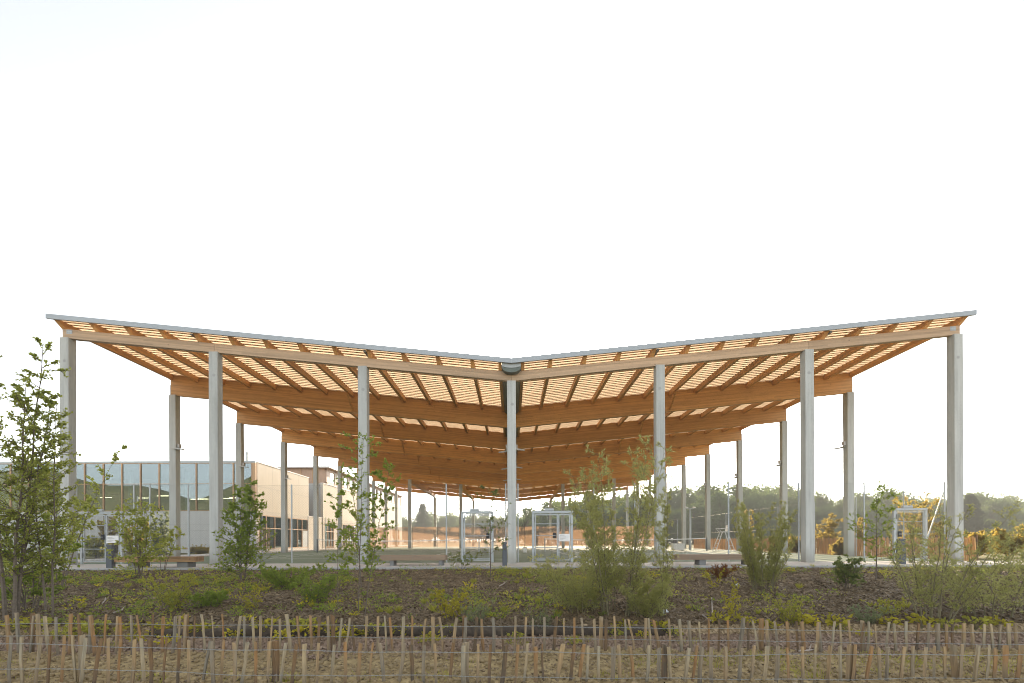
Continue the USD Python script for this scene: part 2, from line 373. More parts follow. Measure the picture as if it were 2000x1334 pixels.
def paling(name, fresh, grey):
    """split chestnut: grain along the pale, grey weathering in streaks, damp dirt at its foot"""
    f, g = np.array(fresh, float), np.array(grey, float)
    mat(name, {'g': ('geometry', {}), 'm': ('mapping', {'scale': (40, 40, 2.2)}), 'n': ('noise_texture', {'scale': 1.2, 'detail': 5.0, 'roughness': 0.65}),
               'm2': ('mapping', {'scale': (9, 9, 3.0)}), 'n2': ('noise_texture', {'scale': 1.0, 'detail': 3.0}),
               'r': ('rgb_ramp', {'ramp': [(0.28, f * 0.6), (0.5, f), (0.72, np.minimum(f * 1.25, 0.8))]}),
               'r2': ('rgb_ramp', {'ramp': [(0.28, g * 0.6), (0.5, g), (0.72, g * 1.25)]}),
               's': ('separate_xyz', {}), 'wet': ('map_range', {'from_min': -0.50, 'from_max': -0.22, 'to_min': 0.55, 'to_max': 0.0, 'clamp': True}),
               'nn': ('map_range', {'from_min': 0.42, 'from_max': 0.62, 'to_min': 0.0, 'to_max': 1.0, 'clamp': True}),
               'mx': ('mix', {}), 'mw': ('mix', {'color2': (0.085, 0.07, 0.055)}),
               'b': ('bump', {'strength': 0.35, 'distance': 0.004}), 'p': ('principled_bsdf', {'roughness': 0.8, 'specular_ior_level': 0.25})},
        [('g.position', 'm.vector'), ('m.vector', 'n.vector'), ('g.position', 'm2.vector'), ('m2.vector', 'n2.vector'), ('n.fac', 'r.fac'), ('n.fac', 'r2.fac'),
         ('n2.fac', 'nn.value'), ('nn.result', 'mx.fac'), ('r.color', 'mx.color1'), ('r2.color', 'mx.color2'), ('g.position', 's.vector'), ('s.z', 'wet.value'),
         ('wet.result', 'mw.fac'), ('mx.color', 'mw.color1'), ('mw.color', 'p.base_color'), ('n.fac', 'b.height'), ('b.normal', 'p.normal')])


paling('paling_orange', (0.318, 0.181, 0.077), (0.276, 0.197, 0.108))
paling('paling_tan', (0.359, 0.252, 0.135), (0.276, 0.224, 0.15))
paling('paling_pale', (0.387, 0.301, 0.18), (0.304, 0.267, 0.192))
paling('paling_grey', (0.273, 0.218, 0.147), (0.223, 0.2, 0.157))
paling('paling_brown', (0.194, 0.12, 0.06), (0.108, 0.084, 0.057))
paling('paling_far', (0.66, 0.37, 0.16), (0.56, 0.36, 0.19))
PALES = ['paling_orange', 'paling_tan', 'paling_pale', 'paling_grey', 'paling_brown']

# ------------------------------------------------------------------ ground
BANK0, BANK1 = 7.05, 16.5          # toe and top of the planted bank
SOIL_Z = -0.50


def zb(x, y):
    """height of the open ground between the paling fences and the paving"""
    x, y = np.asarray(x, float), np.asarray(y, float)
    t = np.clip((y - BANK0 - 0.1) / (BANK1 - BANK0 - 0.1), 0, 1)
    toe = np.clip((y - BANK0) / 0.1, 0, 1)
    z = SOIL_Z + 0.14 * toe + 0.285 * t ** 0.8
    p = np.stack([x, y, 0 * x], -1)
    rough = (meshkit.fbm(p * 1.1, 3, 4) - 0.5) * 0.14 * np.clip((y - BANK0) / 1.2, 0, 1) * np.clip((BANK1 - y) / 2.0, 0, 1)
    return z + rough


def grid(xs, ys, zf):
    X, Y = np.meshgrid(xs, ys, indexing='xy')
    Z = zf(X, Y)
    v = np.stack([X, Y, Z], -1).reshape(-1, 3)
    nx, ny = len(xs), len(ys)
    i, j = np.meshgrid(np.arange(nx - 1), np.arange(ny - 1), indexing='xy')
    a = (j * nx + i).ravel()
    q = np.stack([a, a + 1, a + nx + 1, a + nx], -1)
    return v, np.vstack([q[:, [0, 1, 2]], q[:, [0, 2, 3]]])


def structure(name, mb, m, smooth=False):
    return obj(name, mb, m, smooth=smooth, kind='structure')


def soil_z(X, Y):
    p = np.stack([X, Y, 0 * X], -1)
    near = np.clip((Y - 1.0) / 1.0, 0, 1) * np.clip((11 - np.abs(X)) / 2, 0, 1)
    lump = np.abs(meshkit.fbm(p * 6.5, 4, 9) - 0.5) * 2
    return SOIL_Z + near * ((0.5 - lump) * 0.075 + (meshkit.fbm(p * 1.3, 2, 3) - 0.5) * 0.06)


xs_near = np.unique(np.concatenate([np.linspace(-70, -9, 60), np.arange(-9, 9, 0.03), np.linspace(9, 70, 60)]))
structure('soil', grid(xs_near, np.unique(np.concatenate([np.linspace(-30, 3.0, 14), np.arange(3.0, 6.0, 0.03), [6.0]])), soil_z), 'soil', smooth=True)
xs_mid = np.unique(np.concatenate([np.linspace(-70, -12, 50), np.arange(-12, 12, 0.07), np.linspace(12, 70, 50)]))
structure('woodchip_bed', grid(xs_mid, np.linspace(6.0, BANK0, 16), lambda X, Y: np.where(Y > 6.02, zb(X, Y) + (meshkit.fbm(np.stack([X, Y, 0 * X], -1) * 4, 3, 2) - 0.5) * 0.05 * np.clip((BANK0 - Y) / .15, 0, 1), soil_z(X, Y))), 'chip_bed', smooth=True)
ys_b = np.unique(np.concatenate([np.linspace(BANK0, BANK0 + 0.1, 4), np.linspace(BANK0 + 0.1, 10, 40), np.linspace(10, BANK1, 50)]))
structure('planting_bank', grid(np.unique(np.concatenate([np.linspace(-70, -22, 40), np.arange(-22, 22, 0.11), np.linspace(22, 70, 40)])), ys_b,
                                lambda X, Y: zb(X, Y) + (meshkit.fbm(np.stack([X, Y, 0 * X], -1) * 5, 3, 21) - 0.5) * 0.045 * np.clip((BANK1 - Y) / .5, 0, 1) * np.clip((Y - BANK0) / .08, 0, 1)), 'mulch', smooth=True)


def far_z(X, Y):
    return -0.10 + 0 * X


big = np.unique(np.concatenate([-np.geomspace(60, 1500, 14), np.linspace(-60, 60, 13), np.geomspace(60, 1500, 14)]))
structure('ground', grid(big, np.concatenate([[16.62], np.linspace(30, 120, 8), np.geomspace(150, 1800, 10)]), far_z), 'grass_land')
structure('lawn', grid(big, np.concatenate([-np.geomspace(30, 1500, 14)[::-1]]), lambda X, Y: SOIL_Z - 0.02 + 0 * X), 'grass_land')

# rounded hills behind the viewer: they show only in the school's windows
hx = np.linspace(-330, -24, 80); hy = np.linspace(-150, -42, 26)
structure('hills', grid(hx, hy, lambda X, Y: -1.5 + np.sin(np.clip((Y + 150) / 108, 0, 1) ** 2.0 * np.pi) * np.clip((-24 - X) / 30, 0, 1) * (20.5 + 4.2 * np.sin(X / 13.0 + 0.7) + 2.0 * np.sin(X / 7.0) + 2 * meshkit.fbm(np.stack([X, Y, 0 * X], -1) / 8, 3, 5))), 'hill_grass', smooth=True)

# paving: slabs of cast concrete with joints, court surface 4 mm above
pv = MB().box(-60, 60, 16.54, 19.62, -0.30, 0.0)
pave = structure('paving', pv, 'paving')
edge = MB().chamfer_box(-60, 60, 16.46, 16.537, -0.35, -0.006, 0.008, axis=0)
structure('paving_kerb', edge, 'paving_edge')
structure('court', MB().box(-18.75, 18.75, 19.623, 74.5, -0.30, 0.004), 'court')
structure('path', MB().box(-23.0, -19.9, 19.63, 99.0, -0.30, 0.0), 'paving')
ln = MB()
for cx in (-9.0, 9.0):          # tennis lines
    for x in (-5.485, -4.115, 4.115, 5.485):
        ln.box(cx + x - .025, cx + x + .025, 25.1, 48.9, 0.006, 0.0085)
    for y in (25.1, 30.6, 43.4, 48.9):
        hw = 5.46 if y in (25.1, 48.9) else 4.09
        ln.box(cx - hw, cx + hw, y - .025, y + .025, 0.006, 0.008)
structure('court_markings', ln, 'white_paint')

# ------------------------------------------------------------------ the canopy
ROW0, BAY = 19.0, 6.0
RY = [ROW0 + BAY * k for k in range(10)]


def zs(x):
    return 8.0 + 0.1 * abs(x)


canopy = thing('timber_canopy', 'large butterfly-roofed timber canopy on pale concrete columns over the sports courts', 'canopy', (0, ROW0, 0))
RD = 0.27           # rafter depth
CW = 0.18
for k, y in enumerate(RY):
    if k in (0, 6, 9):
        xs = [-18, -12, -6, 0, 6, 12, 18]
    else:
        xs = [-18, 0, 18]
    for x in xs:
        if k == 0:
            top = zs(x) - RD - 0.36
        elif k == 9:
            top = zs(x) - (1.6 if abs(x) in (6, 12) else 1.105)
        elif k in (7, 8):
            top = zs(x) - 1.105
        else:
            top = zs(x) - 1.08
        if k == 6 and abs(x) in (6, 12):
            top = zs(x) - 1.08
        if x == 0:
            top -= 0.015
        m = MB().chamfer_box(x - CW, x + CW, y - CW, y + CW, -0.02, top, 0.018)
        c = obj('column', m, 'concrete', canopy)
        if k == 0:
            obj('plug', MB().disc_y(x + (0.03 if x <= 0 else -0.03), y - CW - 0.004, top - 0.95, 0.06, 0.01), 'paving_edge', c)
        # steel shoe between column head and beam
        if k > 0:
            s = np.sign(x) or 1
            obj('steel_plate', MB().box(x + s * 0.155 - 0.012, x + s * 0.155 + 0.012, y - 0.09, y + 0.09, top + 0.003, top + 0.55), 'galvanised', canopy)


def sloped(x0, x1, y0, y1, bot, top):
    """a beam that follows the roof slope; bot, top relative to the slat plane"""
    z = [zs(x0), zs(x1)]
    return MB().hexa([(x0, y0, z[0] + bot), (x1, y0, z[1] + bot), (x1, y1, z[1] + bot), (x0, y1, z[0] + bot),
                      (x0, y0, z[0] + top), (x1, y0, z[1] + top), (x1, y1, z[1] + top), (x0, y1, z[0] + top)])


g = 0.004
for s in (-1, 1):
    def S(a, b, *r):
        return sloped(*((a, b) if s > 0 else (-b, -a)), *r)
    # front edge beam in two lengths, then the deep main beams
    obj('front_beam', S(0.004, 12 - g, ROW0 - .1, ROW0 + .1, -RD - .36, -RD), 'glulam_weathered', canopy, label='pale weathered edge beam')
    obj('front_beam', S(12 + g, 18.12, ROW0 - .1, ROW0 + .1, -RD - .36, -RD), 'glulam_weathered', canopy, label='pale weathered edge beam')
    for k in range(1, 7):
        obj('main_beam', S(0.19 if k < 6 else 0.006, 18.13, RY[k] - .1, RY[k] + .1, -1.08, -0.004), 'glulam', canopy)
    # the far bays: lengthwise beams on the inner columns, cross beams over them, deep rafters on top
    for k in (7, 8):
        obj('cross_beam', S(0.006, 18.1, RY[k] - .08, RY[k] + .08, -1.10, -.604), 'glulam', canopy)
    obj('end_beam', S(0.006, 18.1, RY[9] - .1, RY[9] + .1, -1.10, -.604), 'glulam', canopy)
    for x in (6, 12):
        z = zs(s * x)
        m = MB().prism([(RY[6] + .185, z - 1.5), (RY[9] - 1.2, z - 1.5), (RY[9] + .18, z - 1.59), (RY[9] + .18, z - 1.105), (RY[6] + .185, z - 1.105)], 0, s * x - .1, s * x + .1)
        obj('long_beam', m, 'rafter_wood', canopy)
        obj('long_beam', MB().prism([(RY[6] + .103, z - 1.1), (RY[8] - .085, z - 1.1), (RY[8] - .085, z - .72), (RY[6] + .103, z - .72)], 0, s * x - .095, s * x + .095), 'rafter_wood', canopy)
    # rafters
    rx_ = [1.56 + 1.376 * i for i in range(13)]
    for i, x in enumerate([0.45] + rx_):
        X = s * x
        z = zs(X)
        for k in range(9):
            y0, y1 = RY[k] + .1, RY[k + 1] - .1
            if k == 0:
                y0 = ROW0 - 0.45
                poly = [(ROW0 - .115, z - RD + .002), (y1, z - RD + .002), (y1, z - .006), (y0, z - .006), (y0, z - .05)]
            else:
                rd = RD if k < 6 else .60
                if k > 6:
                    y0 -= .098
                if k > 5:
                    y1 += .098
                if k == 8:
                    y1 = RY[9] + .42
                poly = [(y0, z - rd), (y1, z - rd), (y1, z - .006), (y0, z - .006)]
            obj('rafter', MB().prism(poly, 0, X - .068, X + .068), 'rafter_wood', canopy)
        obj('bracket', MB().box(X + s * .070, X + s * .076, ROW0 - .05, ROW0 + .05, z - RD + .003, z - RD + .13).box(X + s * .070, X + s * .13, ROW0 - .05, ROW0 + .05, z - RD + .012, z - RD + .019), 'galv_dark', canopy)
        for k in range(1, 4):           # joist hangers on the main beams' near faces
            obj('hanger', MB().box(X - .076, X - .070, RY[k] - .19, RY[k] - .104, z - RD - .006, z - .03).box(X + .070, X + .076, RY[k] - .19, RY[k] - .104, z - RD - .006, z - .03).box(X - .076, X + .076, RY[k] - .19, RY[k] - .104, z - RD - .012, z - RD - .006), 'rafter_wood', canopy)
    # dark strips along two rafters, just under the slats
    for x in (rx_[8] + .15, rx_[3] + .15):
        m = MB()
        for k in range(6):
            m.box(s * x - .05, s * x + .05, RY[k] + (.12 if k else -.4), RY[k + 1] - .12, zs(x) - .13, zs(x) - .07)
        obj('cable_tray', m, 'galv_dark', canopy)
    # knee braces from a rafter down to the main beams
    for k in range(1, 7):
        x = s * rx_[5]
        obj('brace', MB().bar((x, RY[k] - 0.95, zs(x) - RD - .01), (x, RY[k] - .13, zs(x) - .98), .07, .09), 'rafter_wood', canopy)
    for k in (7, 8):
        for x in (6, 12):
            pass
    # slats across the rafters; the nearest ones one by one
    pitch = 0.27
    n = int((RY[9] + .4 - (ROW0 - .44)) / pitch)
    rs = random.Random(5 + s)
    rest = MB()
    for i in range(n):
        y = ROW0 - .43 + i * pitch + rs.uniform(-.012, .012)
        d = rs.uniform(-.004, .004)
        if i < 150:
            obj('slat', S(0.41, 18.32, y, y + .095, d, d + .014), 'slat_wood', canopy)
        else:
            m = S(0.41, 18.32, y, y + .095, d, d + .014)
            rest.add(*m.arrays())
    obj('far_slats', rest, 'slat_wood', canopy, kind='stuff')
    # translucent roof sheet, gently corrugated, in four lengths
    ysn = np.arange(ROW0 - .44, RY[9] + .42, .045)
    zz = .055 + .012 * np.sin(np.arange(len(ysn)) * np.pi / 2)
    xa = np.array([0.40, 6.0, 12.0, 18.33])
    X, Y = np.meshgrid(s * xa, ysn)
    v = np.stack([X, Y, np.array([zs(q) for q in xa])[None, :] + zz[:, None] + 0 * X], -1).reshape(-1, 3)
    i, j = np.meshgrid(np.arange(3), np.arange(len(ysn) - 1))
    a = (j * 4 + i).ravel()
    obj('roof_sheet', (v, np.vstack([np.stack([a, a + 1, a + 5], -1), np.stack([a, a + 5, a + 4], -1)])), 'roof_sheet', canopy)
    # fascia on the front and the outer side
    obj('fascia', S(0.004, 18.36, ROW0 - .55, ROW0 - .46, -.075, .11), 'fascia_metal', canopy)
    obj('fascia', MB().box(s * 18.335 - .004, s * 18.335 + .022, ROW0 - .457, RY[9] + .45, zs(18.33) + .0, zs(18.33) + .105), 'fascia_metal', canopy)
    obj('connector_plate', MB().box(s * 17.72, s * 17.95, ROW0 - .112, ROW0 - .104, zs(18) - RD - .2, zs(18) - RD - .03), 'galvanised', canopy)
    cp = MB()
    for a in range(3):
        for b in range(2):
            cp.disc_y(s * (17.76 + .075 * a), ROW0 - .12, zs(18) - RD - .15 + b * .08, .012, .01, 6)
    obj('bolt_heads', cp, 'galv_dark', canopy, kind='stuff')

# valley gutter: a half-round trough between the two roof slopes
gt = MB()
ang = np.linspace(0, np.pi, 11)
outer = [(-.39 * math.cos(a), 7.90 - .30 * math.sin(a) ** .7) for a in ang]
pts = np.array([(x, z) for x, z in outer])
v = []
for y in (ROW0 - .40, RY[9] + .3):
    for off in (0, .02):
        for x, z in pts:
            v.append((x * (1 - off / .39), y, z + off))
v = np.array(v); n = len(pts); f = []
for i in range(n - 1):
    f += [(i, i + 1, 2 * n + i + 1, 2 * n + i), (n + i + 1, n + i, 3 * n + i, 3 * n + i + 1), (i + 1, i, n + i, n + i + 1)]
gt.add(v, f)
obj('gutter', gt, 'gutter_dark', canopy, smooth=30)
gc = MB().prism([(z, x) for x, z in outer], 1, ROW0 - .425, ROW0 - .405)
obj('gutter_cap', gc, 'gutter_dark', canopy)
lip = [(-.378, 8.03), (-.378, 7.825)] + [(x, 7.825 - .055 * math.cos(x / .345 * np.pi / 2)) for x in np.linspace(-.3, .3, 9)] + [(.378, 7.825), (.378, 8.03)]
obj('gutter_lip', MB().prism([(z, x) for x, z in lip], 1, ROW0 - .447, ROW0 - .428), 'gutter_metal', canopy)
obj('gutter_cap', MB().prism([(z, x) for x, z in outer], 1, RY[9] + .305, RY[9] + .32), 'gutter_dark', canopy)
obj('ridge_joint', MB().box(-.012, .012, ROW0 - .556, ROW0 - .551, 7.92, 8.11), 'galvanised', canopy)

hz = MB().box(-1560, 1560, -1560, 1860, -3.2, 29.0)
obj('haze', hz, 'haze_air', kind='stuff')

# ------------------------------------------------------------------ floodlights on the columns
FZ = 5.86


def floodlight(label):
    """at the origin: the column's inner face, reaching along +x"""
    t = thing('floodlight', label, 'floodlight', (0, 0, 0), group='floodlights on the canopy columns')
    obj('bracket', MB().box(0, .015, -.08, .08, -.06, .32).box(.015, .1, -.05, .05, .0, .04), 'lamp_grey', t, local=True)
    obj('driver_box', MB().chamfer_box(.02, .13, -.09, .09, .07, .27, .012), 'lamp_grey', t, local=True)
    h = MB().hexa([(-.12, -.36, -.02), (.52, -.36, -.09), (.52, -.20, -.09), (-.12, -.20, -.02), (-.06, -.36, .05), (.50, -.36, -.05), (.50, -.20, -.05), (-.06, -.20, .05)])
    h.bar((.05, -.2, .01), (.05, -.03, .02), .05)
    hd = obj('lamp_head', h, 'lamp_grey', t, local=True)
    obj('lens', MB().hexa([(-.07, -.345, -.033), (.49, -.345, -.094), (.49, -.215, -.094), (-.07, -.215, -.033), (-.07, -.345, -.027), (.49, -.345, -.088), (.49, -.215, -.088), (-.07, -.215, -.027)]), 'lens_glass', hd, local=True)
    return t


ORD = ['', 'first', 'second', 'third', 'fourth', 'fifth', 'sixth']
proto = None
for side, nm in ((-18, 'left-hand'), (18, 'right-hand'), (0, 'central')):
    for k in range(1, 7):
        for d in ((1,) if side < 0 else (-1,) if side > 0 else (1, -1)):
            if side == 0:
                lab = f'grey floodlight on the {"right" if d > 0 else "left"} flank of the {ORD[k]} middle column under the valley gutter'
            else:
                lab = f'grey floodlight on the {ORD[k]} {nm} canopy column behind the front row'
            loc = (side + d * (CW + .003), RY[k], FZ if side else 5.75)
            if proto is None:
                proto = floodlight(lab)
                pp = UsdGeom.Xformable(stage.GetPrimAtPath(proto))
                pp.ClearXformOpOrder()
                pp.AddTransformOp(opSuffix='place').Set(Gf.Matrix4d().SetTranslate(Gf.Vec3d(*map(float, loc))))
            else:
                copy_of(proto, 'floodlight', loc, 0 if d > 0 else 180, label=lab)

# ------------------------------------------------------------------ school buildings at the left
def window(parent, plane, a0, a1, z0, z1, at, frame='window_wood', mull=(), trans=(), t=.07, depth=.12, glass='pane_glass', out=None):
    """a framed window with its panes; plane 'y' faces the viewer at y=at, plane 'x' faces right at x=at"""
    m = MB()

    def add(u0, u1, w0, w1):
        if plane == 'y':
            m.box(u0, u1, at - .03, at + depth, w0, w1)
        else:
            m.box(at - depth, at + .03, u0, u1, w0, w1)
    add(a0, a1, z0, z0 + t); add(a0, a1, z1 - t, z1)
    add(a0, a0 + t, z0 + t, z1 - t); add(a1 - t, a1, z0 + t, z1 - t)
    for u in mull:
        add(u - t * .45, u + t * .45, z0 + t, z1 - t)
    us = [a0 + t] + [q for u in mull for q in (u - t * .45, u + t * .45)] + [a1 - t]
    for w in trans:
        for i in range(0, len(us), 2):
            add(us[i], us[i + 1], w - t * .45, w + t * .45)
    wn = obj('window', m, frame, parent)
    ws = [z0 + t] + [q for w in trans for q in (w - t * .45, w + t * .45)] + [z1 - t]
    for i in range(0, len(us), 2):
        for j in range(0, len(ws), 2):
            g_ = MB()
            if plane == 'y':
                g_.box(us[i], us[i + 1], at + .045, at + .055, ws[j], ws[j + 1])
            else:
                g_.box(at - .055, at - .045, us[i], us[i + 1], ws[j], ws[j + 1])
            obj('pane', g_, glass, wn)
    return wn


YB, XB = 42.0, -23.0
sch = thing('school_building', 'two-storey school wing with a long glazed upper floor above a pale blank wall', 'building', (-37, YB, 0))
obj('wall', MB().box(-52, XB - .003, YB, YB + .3, -.3, 3.66), 'wall_concrete', sch, label='pale blank lower wall')
obj('wall', MB().box(-52, XB, YB - .02, YB + .3, 7.98, 8.15), 'galvanised', sch, label='thin metal parapet')
obj('wall', MB().box(XB - .3, XB, YB + .31, 53.0, 3.36, 8.06), 'render_cream', sch, label='cream side wall')
jt = MB().box(XB - .005, XB + .004, YB + .4, 53.0, 5.9, 5.92)
for yy in (45.0, 47.7, 50.4):
    jt.box(XB - .005, XB + .004, yy, yy + .018, 3.4, 5.895).box(XB - .005, XB + .004, yy, yy + .018, 5.925, 8.0)
obj('wall_joint', jt, 'paving_edge', sch)
obj('coping', MB().box(XB - .3, XB + .04, YB + .3, 53.05, 8.065, 8.13), 'white_paint', sch)
obj('corner_post', MB().box(XB - .28, XB + .03, YB - .03, YB + .10, 3.665, 7.975), 'window_wood', sch)
w = 1.668
for i in range(17):
    a1 = XB - .32 - i * w
    window(sch, 'y', a1 - w + .012, a1, 3.67, 7.97, YB, trans=(6.10,), t=.042)
jf = MB()
for zz in (1.22, 2.44):
    jf.box(-52, XB - .3, YB - .002, YB + .01, zz, zz + .014)
for i in range(9):
    for za in (0, 1.24, 2.46):
        jf.box(XB - 1.6 - 3.34 * i, XB - 1.586 - 3.34 * i, YB - .002, YB + .01, za, za + 1.2)
obj('wall_joint', jf, 'paving_edge', sch)
obj('flue', MB().cyl(-25.1, 44.4, 7.98, 9.3, .09, 10).cyl(-25.1, 44.4, 9.305, 9.36, .15, 10), 'galvanised', sch)
# room behind the glazing, with lamp strips
obj('floor', MB().box(-52, XB - .35, YB + .32, 52.6, 3.3, 3.55), 'interior_dark', sch)
obj('roof', MB().box(-52, XB - .31, YB + .305, 53.0, 7.7, 7.97), 'interior', sch)
obj('inner_wall', MB().box(-52, XB - .35, 50.5, 50.7, 3.56, 7.69), 'interior', sch)
for i in range(5):
    x = -25.3 - 5.4 * i
    obj('inner_column', MB().box(x - .15, x + .15, 44.2, 44.5, 3.56, 7.69), 'white_paint', sch)
for i, (x, y, z) in enumerate([(-26.4, 44.6, 5.05), (-28.0, 46.2, 5.15), (-29.9, 45.2, 5.0), (-31.7, 46.5, 5.1), (-33.6, 45.0, 5.3), (-36.2, 46.0, 5.2), (-24.9, 45.5, 5.0), (-39.5, 45.5, 5.2)]):
    obj('lamp_strip', MB().box(x - .55, x + .55, y, y + .09, z, z + .05), 'lamp_lit', sch)
obj('wall', MB().box(XB - .3, XB, 52.84, 53.0, -.3, 3.35), 'render_cream', sch, label='cream side pier')
obj('wall', MB().box(XB - .3, XB - .003, YB + .305, YB + .55, -.3, 3.35), 'render_cream', sch, label='cream corner pier')
window(sch, 'x', YB + .56, 52.83, .2, 3.35, XB - .03, mull=(43.9, 45.45, 47.0, 48.6, 50.3, 51.4), trans=(2.15,), t=.08)
obj('door', MB().box(XB - .07, XB - .015, 51.5, 52.7, .25, 2.05), 'galvanised', sch)
obj('plinth', MB().box(XB - .3, XB + .02, YB + .31, 52.83, -.3, .19), 'paving', sch)
obj('curtain', MB().box(XB - .9, XB - .86, 44.0, 47.0, .2, 3.2).box(XB - .95, XB - .91, 48.7, 51.3, .2, 3.2), 'interior', sch)
obj('inner_wall', MB().box(XB - 6, XB - 5.8, YB + .4, 53, -.2, 3.28), 'interior_dark', sch)
obj('inner_floor', MB().box(XB - 5.8, XB - .32, YB + .4, 53, -.2, .1), 'interior_dark', sch)
obj('link_wall', MB().box(XB - .3, XB - .05, 53.03, 56.97, -.3, 3.72), 'render_cream', sch)
obj('link_coping', MB().box(XB - .32, XB - .02, 53.03, 56.97, 3.725, 3.78), 'white_paint', sch)
obj('link_roof', MB().box(-40, XB - .33, 53.03, 56.9, 3.4, 3.6), 'paving_edge', sch)

Y2, Y3 = 57.0, 98.0
cl = thing('classroom_building', 'long cream classroom block with a timber-clad attic storey receding behind the canopy columns', 'building', (-31, Y2, 0))
wins = [(57.5, 60.5), (63.6, 69.2), (72.4, 78.0), (81.2, 86.8), (90.0, 95.6)]
cuts = [Y2] + [q for a in wins for q in a] + [Y3]
for i in range(0, len(cuts), 2):
    obj('wall', MB().box(XB - .3, XB, cuts[i], cuts[i + 1], -.3, 3.2), 'render_cream', cl)
obj('wall', MB().box(XB - .3, XB, Y2, Y3, 3.205, 7.95), 'render_cream', cl)
obj('wall', MB().box(-40, XB - .305, Y2, Y2 + .3, -.3, 7.95), 'wall_concrete', cl)
obj('coping', MB().box(XB - .3, XB + .05, Y2 - .03, Y3, 7.955, 8.02), 'white_paint', cl)
obj('roof_slab', MB().box(-40, XB - .305, Y2 + .31, Y3, 7.6, 7.9), 'paving_edge', cl)
for a0, a1 in wins:
    n = max(2, round((a1 - a0) / 1.0))
    window(cl, 'x', a0 + .01, a1 - .01, .1, 3.19, XB - .02, mull=[a0 + (a1 - a0) * j / n for j in range(1, n)], trans=(2.1,), t=.09)
    obj('inner_wall', MB().box(XB - 2, XB - 1.8, a0, a1, .0, 3.1), 'interior', cl)
Y4 = 58.6
obj('attic_wall', MB().box(-31, XB - .45, Y4, Y4 + .25, 8.03, 10.02), 'cladding', cl)
for x in (-26.4, -24.9, -28.2):
    obj('attic_post', MB().box(x - .07, x + .07, Y4 - .07, Y4 - .003, 8.03, 10.02), 'window_wood', cl)
obj('attic_wall', MB().box(XB - .44, XB - .2, Y4 + .26, Y3, 8.03, 8.3), 'cladding', cl)
obj('attic_wall', MB().box(XB - .44, XB - .2, Y4 + .26, Y3, 9.75, 10.02), 'cladding', cl)
obj('attic_post', MB().box(XB - .44, XB - .19, Y4, Y4 + 1.2, 8.305, 9.745), 'cladding', cl)
y = Y4 + 1.2
while y < Y3 - 2:
    window(cl, 'x', y + .01, y + 1.5, 8.31, 9.74, XB - .22, t=.07)
    obj('attic_pier', MB().box(XB - .42, XB - .17, y + 1.51, y + 2.39, 8.305, 9.745), 'render_cream', cl)
    y += 2.4
obj('attic_wall', MB().box(XB - .44, XB - .2, y, Y3, 8.305, 9.745), 'cladding', cl)
obj('attic_inner', MB().box(XB - 3, XB - 2.8, Y4 + .3, Y3, 8.05, 9.9), 'interior', cl)
obj('attic_roof', MB().box(-32, XB + .35, Y4 - .6, Y3 + .4, 10.025, 10.16), 'cladding', cl)
obj('roof_edge', MB().box(-32, XB + .36, Y4 - .63, Y4 - .605, 10.04, 10.2).box(XB + .355, XB + .38, Y4 - .63, Y3 + .4, 10.04, 10.2), 'white_paint', cl)

# ------------------------------------------------------------------ fences round the courts
def chain_link(m, a, b, z0, z1, cell=.075, r=.0016):
    """woven diagonal wires between two points on the ground"""
    a, b = np.array(a, float), np.array(b, float)
    L = np.linalg.norm(b - a); d = (b - a) / L; Hh = z1 - z0
    nrm = np.array([-d[1], d[0]])
    V, Fc = [], []
    for sgn in (1, -1):
        for s0 in np.arange(-Hh, L, cell * 1.414):
            lo, hi = max(s0, 0), min(s0 + Hh, L)
            if hi - lo < .02:
                continue
            za, zc = z0 + (lo - s0), z0 + (hi - s0)
            if sgn < 0:
                za, zc = z1 - (lo - s0), z1 - (hi - s0)
            n0 = len(V) * 6
            pts = []
            for s_, z_ in ((lo, za), (hi, zc)):
                c = np.array([*(a + d * s_), z_])
                pts += [c + r * np.array([*nrm, 0]), c + r * np.array([*(-.5 * nrm + .6 * d), -.6 * sgn]), c + r * np.array([*(-.5 * nrm - .6 * d), .6 * sgn])]
            V.append(pts)
            Fc += [(n0 + i, n0 + (i + 1) % 3, n0 + 3 + (i + 1) % 3, n0 + 3 + i) for i in range(3)]
    return m.add(np.array(V).reshape(-1, 3), Fc)


def fence(name, label, pts, posts, z1, mesh_spans, braces=(), cell=.075):
    """posts: list of (x, y); spans: pairs of points"""
    t = thing(name, label, 'fence', (posts[0][0], posts[0][1], 0))
    for p in posts:
        obj('post', MB().cyl(p[0], p[1], -.02, z1 + .03, .03, 10), 'galvanised', t)
    for a, b in mesh_spans:
        obj('netting', chain_link(MB(), a, b, .06, z1, cell), 'wire', t, kind='stuff')
        wm = MB()
        for z in (.06, z1 * .5, z1):
            wm.tube([(*a, z), (*b, z)], .0028, 4)
        obj('line_wire', wm, 'galv_dark', t)
    for a, b in braces:
        obj('brace', MB().tube([a, b], .025, 8), 'galvanised', t)
    return t


FY = 19.85


def fx(px, Y=FY):
    return (px - 1000) / F * Y


